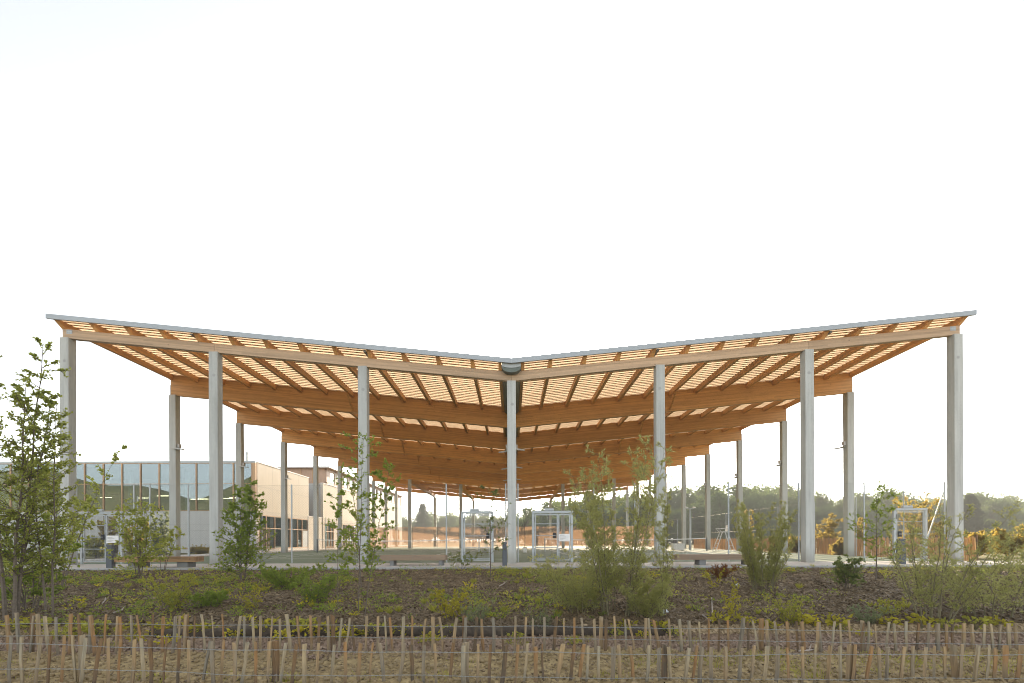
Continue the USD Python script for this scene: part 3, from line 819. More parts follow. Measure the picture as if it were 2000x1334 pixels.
front_posts = [fx(p) for p in (150, 262, 293, 368, 570, 872, 988, 1012, 1160, 1240, 1423, 1560, 1688, 1845)]
fr = [(x, FY) for x in front_posts]
gates_x = [(fx(158), fx(240)), (fx(901), fx(964)), (fx(1039), fx(1119)), (fx(1744), fx(1810))]
edges = [-18.3] + [q for g_ in gates_x for q in g_] + [fx(1845)]
spans = [((edges[i], FY), (edges[i + 1], FY)) for i in range(0, len(edges), 2) if edges[i + 1] - edges[i] > .3]
fence('court_fence', 'tall chain-link fence on slim grey posts along the near side of the courts', None, fr, 3.3, spans,
      braces=[((fx(1797), FY, .1), (fx(1843), FY, 2.9))])
fence('court_fence', 'chain-link fence running back along the right side of the courts', None, [(18.75, y) for y in (22.4, 25.5, 29, 33, 37, 41, 45, 49, 53, 57, 61, 65, 69, 73)], 3.2,
      [((18.75, 19.9), (18.75, 49)), ((18.75, 49), (18.75, 74))], cell=.09)
fence('court_fence', 'chain-link fence running back along the left side of the courts before the school', None, [(-18.95, y) for y in (20.3, 23.7, 27.5, 31.5, 35.5, 39.5, 43.5, 47.5, 52, 57, 62, 67, 73)], 3.2,
      [((-18.95, 20.3), (-18.95, 45)), ((-18.95, 45), (-18.95, 74))], cell=.09)


def gate(label, px0, px1, top, split=None, lock=None, sign=False, rails=(1.62, 1.12, .62, .16), cap=True):
    x0, x1 = fx(px0), fx(px1)
    t = thing('gate', label, 'gate', ((x0 + x1) / 2, FY, 0))
    fr_ = .1
    obj('frame', MB().chamfer_box(x0, x0 + fr_, FY - .05, FY + .05, -.02, top, .008), 'galvanised', t)
    obj('frame', MB().chamfer_box(x1 - fr_, x1, FY - .05, FY + .05, -.02, top, .008), 'galvanised', t)
    obj('frame', MB().chamfer_box(x0, x1, FY - .05, FY + .05, top + .003, top + .11, .008, axis=0), 'galvanised', t)
    if cap:
        c = x0 + (x1 - x0) * .42
        obj('closer_box', MB().chamfer_box(c - .2, c + .2, FY - .06, FY + .06, top + .113, top + .22, .02, axis=0), 'galvanised', t)
    leaves = [(x0 + fr_ + .02, (fx(split) - .01) if split else x1 - fr_ - .02)]
    if split:
        leaves.append((fx(split) + .01, x1 - fr_ - .02))
    for li, (a, b) in enumerate(leaves):
        lf = obj('leaf', MB().box(a, a + .045, FY - .03, FY + .03, .07, top - .03).box(b - .045, b, FY - .03, FY + .03, .07, top - .03)
                 .box(a + .046, b - .046, FY - .03, FY + .03, top - .075, top - .03).box(a + .046, b - .046, FY - .03, FY + .03, .07, .115), 'galvanised', t)
        if li == 0:
            for z in rails:
                if .15 < z < top - .1:
                    obj('rail', MB().box(a + .046, b - .046, FY - .018, FY + .018, z - .018, z + .018), 'galvanised', lf)
        gm = MB()
        for x in np.arange(a + .09, b - .05, .05):
            gm.bar((x, FY - .022, .115), (x, FY - .022, top - .075), .005)
        for z in np.arange(.16, top - .1, .05):
            gm.bar((a + .046, FY - .026, z), (b - .046, FY - .026, z), .004)
        obj('grid', gm, 'wire', lf, kind='stuff')
    if lock:
        xl = fx(lock)
        obj('lock', MB().chamfer_box(xl - .07, xl + .07, FY - .1, FY - .033, 1.02, 1.24, .015), 'black_plastic', t)
        obj('handle', MB().bar((xl + .02, FY - .14, 1.13), (xl + .02, FY - .10, 1.13), .025).bar((xl + .03, FY - .14, 1.13), (xl - .1, FY - .14, 1.13), .022), 'galvanised', t)
    for za, zb_ in ((top - .35, top - .15), (.25, .45)):
        obj('hinge', MB().cyl(x0 + fr_ + .01, FY - .055, za, zb_, .02, 8), 'galv_dark', t)
    if sign:
        a, b = fx(sign[0]), fx(sign[1])
        sp = obj('sign_panel', MB().box(a, b, FY - .062, FY - .055, .88, 1.19), 'white_paint', t)
        sm = MB()
        for i, (z, w_) in enumerate([(1.12, .5), (1.06, .7), (1.0, .62), (.94, .4)]):
            sm.box(a + .05, a + .05 + (b - a - .1) * w_, FY - .0655, FY - .0625, z - .009, z + .009)
        obj('print', sm, 'lamp_grey', sp)
    return t


gate('double grey metal gate with a white notice beside the far left column', 158, 240, 2.10, split=208, lock=203, sign=(210, 234))
gate('single grey metal gate half hidden by the small dark sapling left of the centre column', 901, 964, 2.06, lock=953)
gate('double grey metal gate with a white notice right of the centre column', 1039, 1119, 2.06, split=1090, lock=1083, sign=(1091, 1113))
gate('single grey metal gate in front of the yellow bushes at the right', 1744, 1810, 2.12, lock=1755, rails=(1.66, 1.14, .66))

# windbreak cloth across the courts
WY = 55.35
wb = thing('windbreak', 'brown see-through windbreak cloth stretched across the back of the courts', 'windbreak', (0, WY, 0))
for i in range(13):
    x = -17.7 + 35.4 * i / 12
    obj('post', MB().cyl(x, WY + .05, 0, 2.62, .025, 8), 'galv_dark', wb)
    if i < 12:
        xs_ = np.linspace(x + .02, x + 35.4 / 12 - .02, 9)
        zs_ = np.linspace(.12, 2.55, 6)
        X, Z = np.meshgrid(xs_, zs_)
        wav = .03 * np.sin(X * 5.1 + Z * 1.3) * np.sin((X - x) / 2.95 * np.pi)
        v = np.stack([X, WY + wav, Z - .03 * (Z > 2.4) * np.sin((X - x) / 2.95 * np.pi)], -1).reshape(-1, 3)
        ii, jj = np.meshgrid(np.arange(8), np.arange(5)); a = (jj * 9 + ii).ravel()
        obj('cloth', (v, np.vstack([np.stack([a, a + 1, a + 10], -1), np.stack([a, a + 10, a + 9], -1)])), 'windbreak', wb, smooth=True)

# tennis nets
for s, nm in ((-9, 'left'), (9, 'right')):
    t = thing('tennis_net', f'black tennis net with white band across the {nm} court', 'tennis net', (s, 37, 0))
    for e in (-6.4, 6.4):
        obj('post', MB().cyl(s + e, 37, 0, 1.09, .045, 10), 'galvanised' if e * s < 0 else 'bollard_grey', t)
    sag = lambda x: .93 + .13 * (x / 6.4) ** 2
    xs_ = np.linspace(-6.35, 6.35, 15)
    bd = MB()
    for i in range(14):
        a, b = xs_[i], xs_[i + 1]
        bd.hexa([(s + a, 36.98, sag(a) - .06), (s + b, 36.98, sag(b) - .06), (s + b, 37.02, sag(b) - .06), (s + a, 37.02, sag(a) - .06),
                 (s + a, 36.98, sag(a)), (s + b, 36.98, sag(b)), (s + b, 37.02, sag(b)), (s + a, 37.02, sag(a))])
    obj('band', bd, 'white_paint', t)
    nt = MB()
    for x in np.arange(-6.3, 6.3, .09):
        nt.bar((s + x, 37, .03), (s + x, 37, sag(x) - .06), .004)
    for z in np.arange(.05, .87, .09):
        nt.bar((s - 6.35, 37, z), (s + 6.35, 37, z), .004)
    obj('netting', nt, 'net_black', t, kind='stuff')

# umpire's chair
ux, uy = 16.75, 37.0
t = thing('umpire_chair', 'tall white umpire chair with ladder frame beside the right court', 'umpire chair', (ux, uy, 0))
for dy in (-.32, .32):
    for (xa, xb) in ((-.78, -.22), (.72, .2)):
        obj('leg', MB().tube([(ux + xa, uy + dy, .0), (ux + xb, uy + dy * .7, 1.5)], .028, 8), 'white_paint', t)
    obj('armrest', MB().tube([(ux - .25, uy + dy * .7, 1.5), (ux - .55, uy + dy * .7, 1.78), (ux + .18, uy + dy * .7, 1.82)], .022, 8), 'white_paint', t)
for z in (.3, .6, .9, 1.2):
    k = z / 1.5
    obj('rung', MB().box(ux - .78 + .56 * k - .04, ux - .78 + .56 * k + .04, uy - .32 + .1 * k, uy + .32 - .1 * k, z - .015, z + .015), 'white_paint', t)
for z in (.45, .95):
    k = z / 1.5
    obj('rail', MB().box(ux + .72 - .52 * k - .02, ux + .72 - .52 * k + .02, uy - .3 + .1 * k, uy + .3 - .1 * k, z - .015, z + .015), 'white_paint', t)
obj('seat', MB().chamfer_box(ux - .26, ux + .24, uy - .25, uy + .25, 1.5, 1.55, .015), 'white_paint', t)
obj('backrest', MB().hexa([(ux + .2, uy - .24, 1.6), (ux + .24, uy - .24, 1.6), (ux + .24, uy + .24, 1.6), (ux + .2, uy + .24, 1.6), (ux + .27, uy - .24, 2.05), (ux + .31, uy - .24, 2.05), (ux + .31, uy + .24, 2.05), (ux + .27, uy + .24, 2.05)]), 'white_paint', t)

# small things on the court
t = thing('court_light', 'slim grey mast with two small lamp heads right of the willow', 'mast', (15.4, 40.5, 0))
obj('pole', MB().tube([(15.4, 40.5, 0), (15.4, 40.5, 3.65)], [.09, .06], 10), 'galvanised', t)
obj('arm', MB().bar((15.1, 40.5, 3.6), (15.75, 40.5, 3.6), .05), 'galvanised', t)
for e in (-.3, .35):
    obj('lamp_head', MB().hexa([(15.4 + e - .12, 40.3, 3.62), (15.4 + e + .12, 40.3, 3.62), (15.4 + e + .12, 40.6, 3.68), (15.4 + e - .12, 40.6, 3.68), (15.4 + e - .1, 40.3, 3.7), (15.4 + e + .1, 40.3, 3.7), (15.4 + e + .1, 40.6, 3.76), (15.4 + e - .1, 40.6, 3.76)]), 'lamp_grey', t)
t = thing('storage_chest', 'low white storage chest at the foot of the slim grey mast', 'chest', (14.8, 41.5, 0))
obj('box', MB().chamfer_box(14.2, 15.2, 41.2, 41.8, .02, .5, .03), 'white_paint', t)
obj('lid', MB().chamfer_box(14.16, 15.24, 41.16, 41.84, .505, .58, .03), 'white_paint', t)
px_, py_ = 0.96, 35.2
t = thing('planter', 'small white planter with a thin leafless stem right of the centre column', 'planter', (px_, py_, 0))
obj('pot', MB().tube([(px_, py_, 0.005), (px_, py_, .36)], [.14, .19], 12), 'white_paint', t)
obj('soil', MB().cyl(px_, py_, .361, .40, .17, 12), 'shade_and_pot_soil', t)
obj('stem', MB().tube([(px_, py_, .38), (px_ + .03, py_, 1.2), (px_ - .02, py_, 2.2), (px_ - .12, py_, 2.75)], [.028, .024, .018, .008], 6).tube([(px_, py_, 2.0), (px_ + .25, py_, 2.5)], [.014, .006], 5).tube([(px_, py_, 1.8), (px_ - .3, py_, 2.3)], [.014, .006], 5), 'bark', t)

# ------------------------------------------------------------------ benches and bollards on the paving
def bench(label, px0, px1, Y, legs, top=.385, h=.19, depth=.56, m='bench_wood'):
    x0, x1 = (px0 - 1000) / F * Y, (px1 - 1000) / F * Y
    t = thing('bench', label, 'bench', ((x0 + x1) / 2, Y, 0))
    rs = random.Random(int(px0))
    n = 8
    pw = depth / n
    for i in range(n):
        d = rs.uniform(-.003, .003)
        obj('plank', MB().chamfer_box(x0 + rs.uniform(0, .01), x1 - rs.uniform(0, .01), Y + i * pw + .005, Y + (i + 1) * pw - .005, top - h + d, top + d, .006, axis=0), m, t)
    for a, b in legs:
        xa, xb = (a - 1000) / F * Y, (b - 1000) / F * Y
        obj('foot', MB().chamfer_box(xa, xb, Y + .05, Y + depth - .05, -.02, top - h - .006, .01), 'concrete_dark', t)
    bt = MB()
    for q in (.16, .5, .84):
        for zz in (.045, .135):
            bt.disc_y(x0 + (x1 - x0) * q, Y + .001, top - h + zz, .012, .01, 8)
    obj('bolt', bt, 'galv_dark', t, kind='stuff')
    return t


bench('warm brown plank bench on two dark concrete feet beside the left bollard', 222, 379, 16.75, [(247, 272), (343, 364)])
bench('plank bench with a thin foot behind the tall saplings left of centre', 742, 870, 17.4, [(760, 768), (856, 864)], m='bench_grey')
bench('grey-brown plank bench right of centre with the bushy willow before its right end', 1322, 1482, 17.0, [(1367, 1380), (1460, 1476)], m='bench_grey')
bench('distant low bench at the foot of the school wall', 356, 410, 38.5, [(366, 370), (396, 400)], top=.42, h=.14, m='bench_wood')


def bollard(label, pxa, pxb, Y, h):
    x0, x1 = (pxa - 1000) / F * Y, (pxb - 1000) / F * Y
    t = thing('bollard', label, 'bollard', ((x0 + x1) / 2, Y, 0))
    d = .09
    obj('body', MB().chamfer_box(x0, x1, Y - d, Y + d, -.02, h - .13, .012), 'bollard_grey', t)
    obj('lens', MB().chamfer_box(x0 + .012, x1 - .012, Y - d + .012, Y + d - .012, h - .13, h - .07, .012), 'bollard_grey', t)
    obj('cap', MB().chamfer_box(x0, x1, Y - d, Y + d, h - .07, h, .012), 'bollard_grey', t)


bollard('dark grey bollard light left of the brown bench', 210.5, 222, 16.75, .84)
bollard('slim dark grey bollard light just left of the centre column', 981, 990, 17.1, .86)
bollard('dark grey bollard light before the right-hand gate', 1754, 1766, 17.1, .92)

# galvanised rail post pair by the centre column: nothing else stands there

# ------------------------------------------------------------------ paling fences in the foreground
def picket(rng, x, y, z0, z1, w, lean, m=None):
    k = rng.integers(5, 7)
    ang = np.sort(rng.uniform(0, 2 * np.pi, k) * .25 + np.arange(k) * 2 * np.pi / k)
    rad = rng.uniform(.75, 1.15, k)
    lev = 6
    m = m or MB()
    t = np.linspace(0, 1, lev)
    bend = rng.normal(0, .006) * np.sin(t * np.pi) + rng.normal(0, .0016, lev)
    bendy = rng.normal(0, .002, lev)
    sc = 1 + rng.normal(0, .045, lev)
    tw = rng.normal(0, .12) * t
    v = []
    top_slope = rng.normal(0, .22)
    for l in range(lev):
        a = ang + tw[l]
        px = rad * np.cos(a) * w * .5 * sc[l]
        py = rad * np.sin(a) * w * .38 * sc[l]
        z = z0 + (z1 - z0) * t[l] + (px * top_slope if l == lev - 1 else 0)
        cx = x + lean * (t[l] - .1) * (z1 - z0) + bend[l]
        v.append(np.stack([cx + px, y + py + bendy[l], np.broadcast_to(z, (k,))], -1))
    v = np.vstack(v)
    f = [(l * k + i, l * k + (i + 1) % k, (l + 1) * k + (i + 1) % k, (l + 1) * k + i) for l in range(lev - 1) for i in range(k)]
    m.add(v, f)
    n = (lev - 1) * k
    m.add(v[n:], [(0, i, i + 1) for i in range(1, k - 1)])
    return m


def wire_line(rng, xs_, y, zf, r=.0017):
    m = MB()
    x = np.arange(xs_[0], xs_[-1], .03)
    for ph in (0, np.pi):
        z = np.array([zf(q) for q in x])
        m.tube(np.stack([x, y + .007 * np.cos(x * 60 + ph), z + .0035 * np.sin(x * 60 + ph)], -1), r, 4)
    return m


def paling_fence(label, Y, posts, step, top, foot, wires, seed, wdt, lean0):
    rng = np.random.default_rng(seed)
    t = thing('paling_fence', label, 'fence', (0, Y, SOIL_Z))
    xs_, px = [], -360.0
    while px < 2360:
        xs_.append(px)
        px += step * rng.choice([1.0, 1.0, 1.0, .95, 1.05, .62, 1.08])
    for px in xs_:
        pz = P(px, top(px) + rng.normal(0, 2.0), Y)
        obj('picket', picket(rng, pz[0], Y + rng.normal(0, .008), foot - .06, pz[2], wdt * rng.uniform(.72, 1.3), lean0 + rng.normal(0, .065)),
            PALES[rng.choice(5, p=[.25, .27, .18, .14, .16])], t)
    for px, wd, ln_, mt in posts:
        pz = P(px, top(px) - 3, Y + .05)
        obj('stake', picket(rng, pz[0], Y + .055, foot - .1, pz[2], wd, ln_), mt, t)
    for w_ in wires:
        ph = rng.uniform(0, 6)
        obj('wire', wire_line(rng, [P(-360, 0, Y)[0], P(2360, 0, Y)[0]], Y - .022, lambda q: w_(1000 + q / Y * F) + .006 * math.sin(q * 2.3 + ph) + .004 * math.sin(q * 5.1)), 'fence_wire', t)


topb = lambda px: np.interp(px, [0, 125, 600, 1150, 1500, 1830, 2000], [1200, 1201, 1204, 1207, 1212, 1217, 1219])
topf = lambda px: np.interp(px, [0, 165, 450, 800, 1150, 1400, 1800, 2000], [1242, 1244, 1254, 1257, 1260, 1264, 1262, 1263])
zat = lambda px, py, Y: P(px, py, Y)[2]
YBK, YFR = 5.9, 4.65
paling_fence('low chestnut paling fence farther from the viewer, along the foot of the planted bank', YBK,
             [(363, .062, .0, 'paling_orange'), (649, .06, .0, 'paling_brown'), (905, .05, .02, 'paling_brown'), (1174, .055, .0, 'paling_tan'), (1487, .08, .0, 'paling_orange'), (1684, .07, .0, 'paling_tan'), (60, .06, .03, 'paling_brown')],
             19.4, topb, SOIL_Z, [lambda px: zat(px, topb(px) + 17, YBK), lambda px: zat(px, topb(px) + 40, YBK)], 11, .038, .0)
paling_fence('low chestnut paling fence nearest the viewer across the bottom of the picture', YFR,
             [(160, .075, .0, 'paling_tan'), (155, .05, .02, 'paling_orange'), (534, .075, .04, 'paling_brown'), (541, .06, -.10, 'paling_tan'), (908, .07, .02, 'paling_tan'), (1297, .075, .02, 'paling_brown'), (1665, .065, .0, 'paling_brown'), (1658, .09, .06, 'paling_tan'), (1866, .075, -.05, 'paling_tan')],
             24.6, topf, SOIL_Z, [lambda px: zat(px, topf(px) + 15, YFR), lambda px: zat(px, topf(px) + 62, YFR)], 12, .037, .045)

# far paling fence along the right side of the courts, far too fine to pick apart
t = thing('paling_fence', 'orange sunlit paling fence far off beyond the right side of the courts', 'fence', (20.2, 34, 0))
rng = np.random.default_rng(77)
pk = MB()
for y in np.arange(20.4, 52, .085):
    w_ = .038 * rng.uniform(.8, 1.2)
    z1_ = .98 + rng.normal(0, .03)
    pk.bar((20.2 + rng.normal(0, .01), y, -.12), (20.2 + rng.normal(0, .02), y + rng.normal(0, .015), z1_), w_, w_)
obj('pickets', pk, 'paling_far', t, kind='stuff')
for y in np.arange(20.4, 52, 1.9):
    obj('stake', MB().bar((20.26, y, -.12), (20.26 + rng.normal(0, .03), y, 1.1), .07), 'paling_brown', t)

# ------------------------------------------------------------------ vegetation
def unit(v):
    return v / (np.linalg.norm(v, axis=-1, keepdims=True) + 1e-12)


def leaves(pos, d, L, W, rng, fold=.25):
    """folded leaves of four corners: base, two sides, tip"""
    n = len(pos)
    d = unit(d)
    r = unit(rng.normal(0, 1, (n, 3)) + np.array([0, 0, .9]))
    s = unit(np.cross(d, r)); u = np.cross(s, d)
    L = np.broadcast_to(L, (n,))[:, None]; W = np.broadcast_to(W, (n,))[:, None]
    mid = pos + d * L * .45
    v = np.stack([pos, mid - s * W / 2 + u * W * fold, pos + d * L - u * L * .08, mid + s * W / 2 + u * W * fold], 1).reshape(-1, 3)
    a = np.arange(n)[:, None] * 4
    return v, np.vstack([a + [0, 1, 2], a + [0, 2, 3]])


def polyline_at(p, t):
    k = t * (len(p) - 1); i = np.minimum(k.astype(int), len(p) - 2); fr = (k - i)[:, None]
    return p[i] * (1 - fr) + p[i + 1] * fr


def grow(rng, base, H, stems=3, spread=.3, wobble=.03, r0=.012, branches=18, blen=.5, bup=.5, start=.2, prof=None, twigs=2,
         lper=12, L=.05, W=.03, droop=0.0, lean=(0, 0), foot=.06, tipleaves=10, lspread=.9, hvar=.12, cluster=None):
    """a shrub or sapling: stems, side branches, twigs, leaves. Returns stem and leaf meshes (world coordinates)"""
    sm = MB(); LP, LD = [], []
    prof = prof or (lambda t: 1 - .6 * t)
    for s in range(stems):
        a = 2 * np.pi * (s * .618 + rng.uniform(-.12, .12)) if stems > 1 else 0
        hh = H * (1 - abs(rng.normal(0, hvar)) * (s > 0))
        t = np.linspace(0, 1, 9)
        out = np.array([math.cos(a), math.sin(a)]) * spread * rng.uniform(.35, 1) * (stems > 1)
        wob = np.cumsum(rng.normal(0, wobble, (9, 2)), 0) * t[:, None]
        p = np.empty((9, 3))
        p[:, :2] = np.asarray(base[:2]) + foot * np.array([math.cos(a), math.sin(a)]) * (stems > 1) + out * (t ** 1.3)[:, None] + np.array(lean) * t[:, None] ** 1.2 + wob
        p[:, 2] = base[2] - .03 + hh * t
        sm.tube(p, r0 * (1 - .85 * t) * rng.uniform(.8, 1.1), 5)
        for b in range(branches):
            tb = start + (1 - start) * (b + rng.uniform(0, 1)) / branches
            o = polyline_at(p, np.array([tb]))[0]
            az = rng.uniform(0, 2 * np.pi); el = bup + rng.normal(0, .2)
            ln = blen * prof(tb) * rng.uniform(.55, 1.15)
            if ln < .03:
                continue
            dd = np.array([math.cos(az) * math.cos(el), math.sin(az) * math.cos(el), math.sin(el)])
            tt = np.linspace(0, 1, 5)
            q = o + dd * ln * tt[:, None] + np.stack([0 * tt, 0 * tt, -droop * ln * tt ** 2], -1) + np.cumsum(rng.normal(0, .02 * ln, (5, 3)), 0) * tt[:, None]
            sm.tube(q, r0 * .42 * (1 - .45 * tb) * (1 - .8 * tt), 3, cap=False)
            paths = [(q, lper)]
            for w in range(twigs):
                ow = polyline_at(q, np.array([rng.uniform(.25, .85)]))[0]
                dw = unit(dd + rng.normal(0, .6, 3) + np.array([0, 0, .15 - droop * .5])); lw = ln * rng.uniform(.25, .5)
                qq = ow + dw * lw * tt[:, None] + np.stack([0 * tt, 0 * tt, -droop * lw * tt ** 2], -1)
                sm.tube(qq, r0 * .2 * (1 - .7 * tt), 3, cap=False)
                paths.append((qq, max(3, lper // 2)))
            for q_, n in paths:
                tl = np.clip(rng.uniform(.12, 1.02, n), 0, 1)
                if cluster:
                    tl = np.clip(np.round(tl * cluster) / cluster + rng.normal(0, .03, n), 0, 1)
                o_ = polyline_at(q_, tl)
                dq = unit(q_[-1] - q_[0])
                dl = unit(dq + rng.normal(0, lspread, (n, 3)) + np.array([0, 0, -droop]))
                LP.append(o_); LD.append(dl)
        tl = np.clip(start + (1 - start) * rng.uniform(.3, 1, tipleaves), 0, 1)
        LP.append(polyline_at(p, tl)); LD.append(unit(rng.normal(0, 1, (tipleaves, 3)) + np.array([0, 0, .7])))
    LP, LD = np.vstack(LP), np.vstack(LD)
    sz = rng.uniform(.65, 1.25, len(LP))
    return sm, leaves(LP, LD, L * sz, W * sz, rng)


def bankpoint(px, py):
    """where the sight line through this pixel meets the planted bank or the ground in front of it"""
    ys = np.linspace(3.5, 16.5, 900)
    pts = np.array([P(px, py, y) for y in ys])
    dz = pts[:, 2] - zb(pts[:, 0], ys)
    i = int(np.argmax(dz < 0)) if (dz < 0).any() else len(ys) - 1
    return np.array([pts[i, 0], ys[i], float(zb(pts[i, 0], ys[i]))])


def plant(name, label, category, px, py, top, seed, leafmat, stem='bark', group=None, Y=None, **kw):
    rng = np.random.default_rng(seed)
    base = bankpoint(px, py) if Y is None else np.array([*P(px, py, Y)[:2], float(zb(P(px, py, Y)[0], Y)) if Y < 16.4 else -.08])
    Hh = P(px, top, base[1])[2] - base[2]
    sc = base[1] / F            # metres per pixel here
    for k in ('spread', 'blen'):
        if k in kw:
            kw[k] = kw[k] * sc
    if 'lean' in kw:
        kw['lean'] = (kw['lean'] * sc, 0)
    t = thing(name, label, category, base, group)
    sm, lf = grow(rng, base, Hh, **kw)
    obj('stem', sm, stem, t)
    obj('foliage', lf, leafmat, t)
    return t


# -- the tall young trees in front of the canopy (spread, blen and lean are in photo pixels at the plant's distance)
up = lambda t: .35 + .65 * np.sin(np.clip(t, 0, 1) * 2.6 + .3)
plant('field_maple', 'tall leafy young tree cut by the left edge, taller than its neighbours', 'tree', 22, 1215, 664, 101, 'leaf_maple', stems=4, spread=42, r0=.030, branches=40, blen=62,
      bup=.55, start=.18, prof=lambda t: .25 + 1.0 * np.sin(np.clip(1 - t, 0, 1) * 2.3 + .12), twigs=4, lper=24, L=.040, W=.032, hvar=.14, tipleaves=14, lspread=1.0)
plant('field_maple', 'bushy young tree with ascending limbs just left of the leftmost column', 'tree', 100, 1205, 770, 102, 'leaf_maple', stems=3, spread=22, r0=.020, branches=26, blen=44,
      bup=.6, start=.22, prof=lambda t: .3 + .9 * np.sin(np.clip(1 - t, 0, 1) * 2.4 + .1), twigs=4, lper=19, L=.040, W=.032, hvar=.3, lspread=1.0)
plant('field_maple', 'broad low leafy shrub at the foot of the young trees by the left edge', 'shrub', 60, 1195, 1010, 103, 'leaf_green', stems=7, spread=95, r0=.014, branches=13, blen=62, bup=.4, start=.15,
      twigs=3, lper=14, L=.05, W=.04)
plant('field_maple', 'arching sprays of pale leaves crossing the foot of the leftmost column', 'shrub', 118, 1150, 868, 104, 'leaf_maple', stems=4, spread=75, r0=.014, branches=12, blen=48, bup=.7, start=.35, lean=52,
      twigs=2, lper=8, L=.085, W=.07, hvar=.3, cluster=5)
plant('hornbeam_sapling', 'yellow-green backlit shrub in front of the brown bench', 'shrub', 272, 1128, 985, 105, 'leaf_maple', stems=4, spread=34, r0=.016, branches=20, blen=42, bup=.5, start=.12, twigs=3, lper=9, L=.085, W=.06,
      prof=lambda t: .55 + .5 * np.sin(t * 3.0), hvar=.2)
plant('hornbeam_sapling', 'small leafy shrub behind the right half of the brown bench', 'shrub', 318, 1108, 1030, 205, 'leaf_maple', Y=16.2, stems=3, spread=20, r0=.014, branches=12, blen=28, bup=.5, start=.2, twigs=2, lper=8, L=.09, W=.065)
plant('hornbeam_sapling', 'dense dark green pyramidal sapling before the corner of the school', 'sapling', 474, 1135, 938, 106, 'leaf_green', stems=4, spread=22, r0=.018, branches=34, blen=64, bup=.5, start=.06, twigs=3, lper=11, L=.075, W=.05,
      prof=lambda t: max(.12, 1.05 - .85 * t), hvar=.18)
plant('hazel_sapling', 'tallest thin sapling with sparse leaves standing before the third column', 'sapling', 700, 1202, 852, 107, 'leaf_green', stems=1, r0=.011, branches=34, blen=64, bup=.4, start=.2, lean=12, twigs=2, lper=16, L=.047, W=.037, wobble=.01,
      prof=lambda t: .6 + .5 * np.sin(t * 3.1), cluster=6)
plant('hazel_sapling', 'thin sapling forking to the right beside the tallest sapling', 'sapling', 712, 1204, 905, 108, 'leaf_green', stems=1, r0=.010, branches=30, blen=58, bup=.45, start=.25, lean=48, twigs=2, lper=15, L=.047, W=.037, wobble=.014, cluster=6)
plant('hazel_sapling', 'thin straight sapling left of the tallest sapling with leaves low on its stem', 'sapling', 660, 1195, 955, 109, 'leaf_green', stems=1, r0=.008, branches=22, blen=52, bup=.35, start=.28, twigs=2, lper=14, L=.047, W=.037, wobble=.012, cluster=6)
plant('hazel_sapling', 'bent pale-stemmed sapling leaning left behind the tallest sapling', 'sapling', 706, 1150, 930, 110, 'leaf_maple', stems=1, r0=.014, branches=26, blen=52, bup=.4, start=.25, lean=-22, twigs=2, lper=14, L=.058, W=.045, wobble=.03, cluster=6)
plant('dark_sapling', 'small dark-leaved sapling just left of the centre column', 'sapling', 958, 1128, 950, 111, 'leaf_dark', stems=1, r0=.016, branches=22, blen=46, bup=.35, start=.25, twigs=3, lper=9, L=.07, W=.045, wobble=.02,
      prof=lambda t: .55 + .5 * np.sin(t * 3.0))
plant('dark_sapling', 'dark drooping sprig at the foot of the small dark sapling', 'shrub', 902, 1112, 1078, 112, 'leaf_dark', stems=5, spread=45, r0=.007, branches=6, blen=16, bup=.2, start=.3, twigs=1, lper=6, L=.07, W=.04)
plant('willow', 'large feathery willow bush before the column right of centre', 'shrub', 1203, 1200, 868, 113, 'leaf_willow', 'bark_green', stems=16, spread=92, r0=.011, branches=25, blen=58, bup=.8, start=.13, twigs=3, lper=12, L=.068, W=.0150, droop=.12,
      prof=lambda t: 1.0 - .5 * t, hvar=.22, lspread=.8, foot=.22)
plant('willow', 'low spreading willow growth left of the large willow bush', 'shrub', 1135, 1196, 1075, 114, 'leaf_willow', 'bark_green', stems=18, spread=90, r0=.007, branches=15, blen=42, bup=.65, start=.08, twigs=3, lper=11, L=.058, W=.0135, droop=.1, hvar=.3, foot=.2)
plant('willow', 'thin-stemmed willow shoots rising against the fifth column', 'shrub', 1292, 1205, 938, 115, 'leaf_willow', 'bark_green', stems=4, spread=24, r0=.009, branches=20, blen=28, bup=.7, start=.2, twigs=3, lper=12, L=.055, W=.012, hvar=.2)
plant('willow', 'low tangled willow growth right of the large willow bush', 'shrub', 1262, 1205, 1110, 116, 'leaf_willow', 'bark_green', stems=12, spread=58, r0=.007, branches=14, blen=32, bup=.5, start=.08, twigs=3, lper=13, L=.055, W=.011, hvar=.3, foot=.15)
plant('willow', 'upright grey-green willow bush hiding the end of the right bench', 'shrub', 1490, 1152, 978, 117, 'leaf_willow', 'bark_green', stems=24, spread=52, r0=.010, branches=20, blen=28, bup=1.05, start=.06, twigs=3, lper=13, L=.066, W=.0125, hvar=.22, foot=.2, lspread=.55)
plant('hornbeam_sapling', 'slender green sapling left of the right-hand gate', 'sapling', 1711, 1132, 958, 118, 'leaf_green', stems=1, r0=.016, branches=30, blen=46, bup=.45, start=.2, twigs=3, lper=10, L=.07, W=.048, prof=lambda t: .5 + .55 * np.sin(np.clip(t * 3.0, 0, 3.1)), cluster=7)
plant('dark_sapling', 'dark green bushy shrub at the top of the bank left of the slender sapling', 'shrub', 1655, 1150, 1085, 119, 'leaf_dark', stems=5, spread=36, r0=.012, branches=12, blen=30, bup=.4, start=.15, twigs=3, lper=9, L=.06, W=.04)
plant('willow', 'pale willow with long leaning shoots before the rightmost column', 'shrub', 1822, 1212, 985, 120, 'leaf_willow', 'bark_green', stems=12, spread=95, r0=.012, branches=18, blen=40, bup=.8, start=.15, twigs=3, lper=10, L=.055, W=.012, hvar=.35, foot=.2, lean=20)
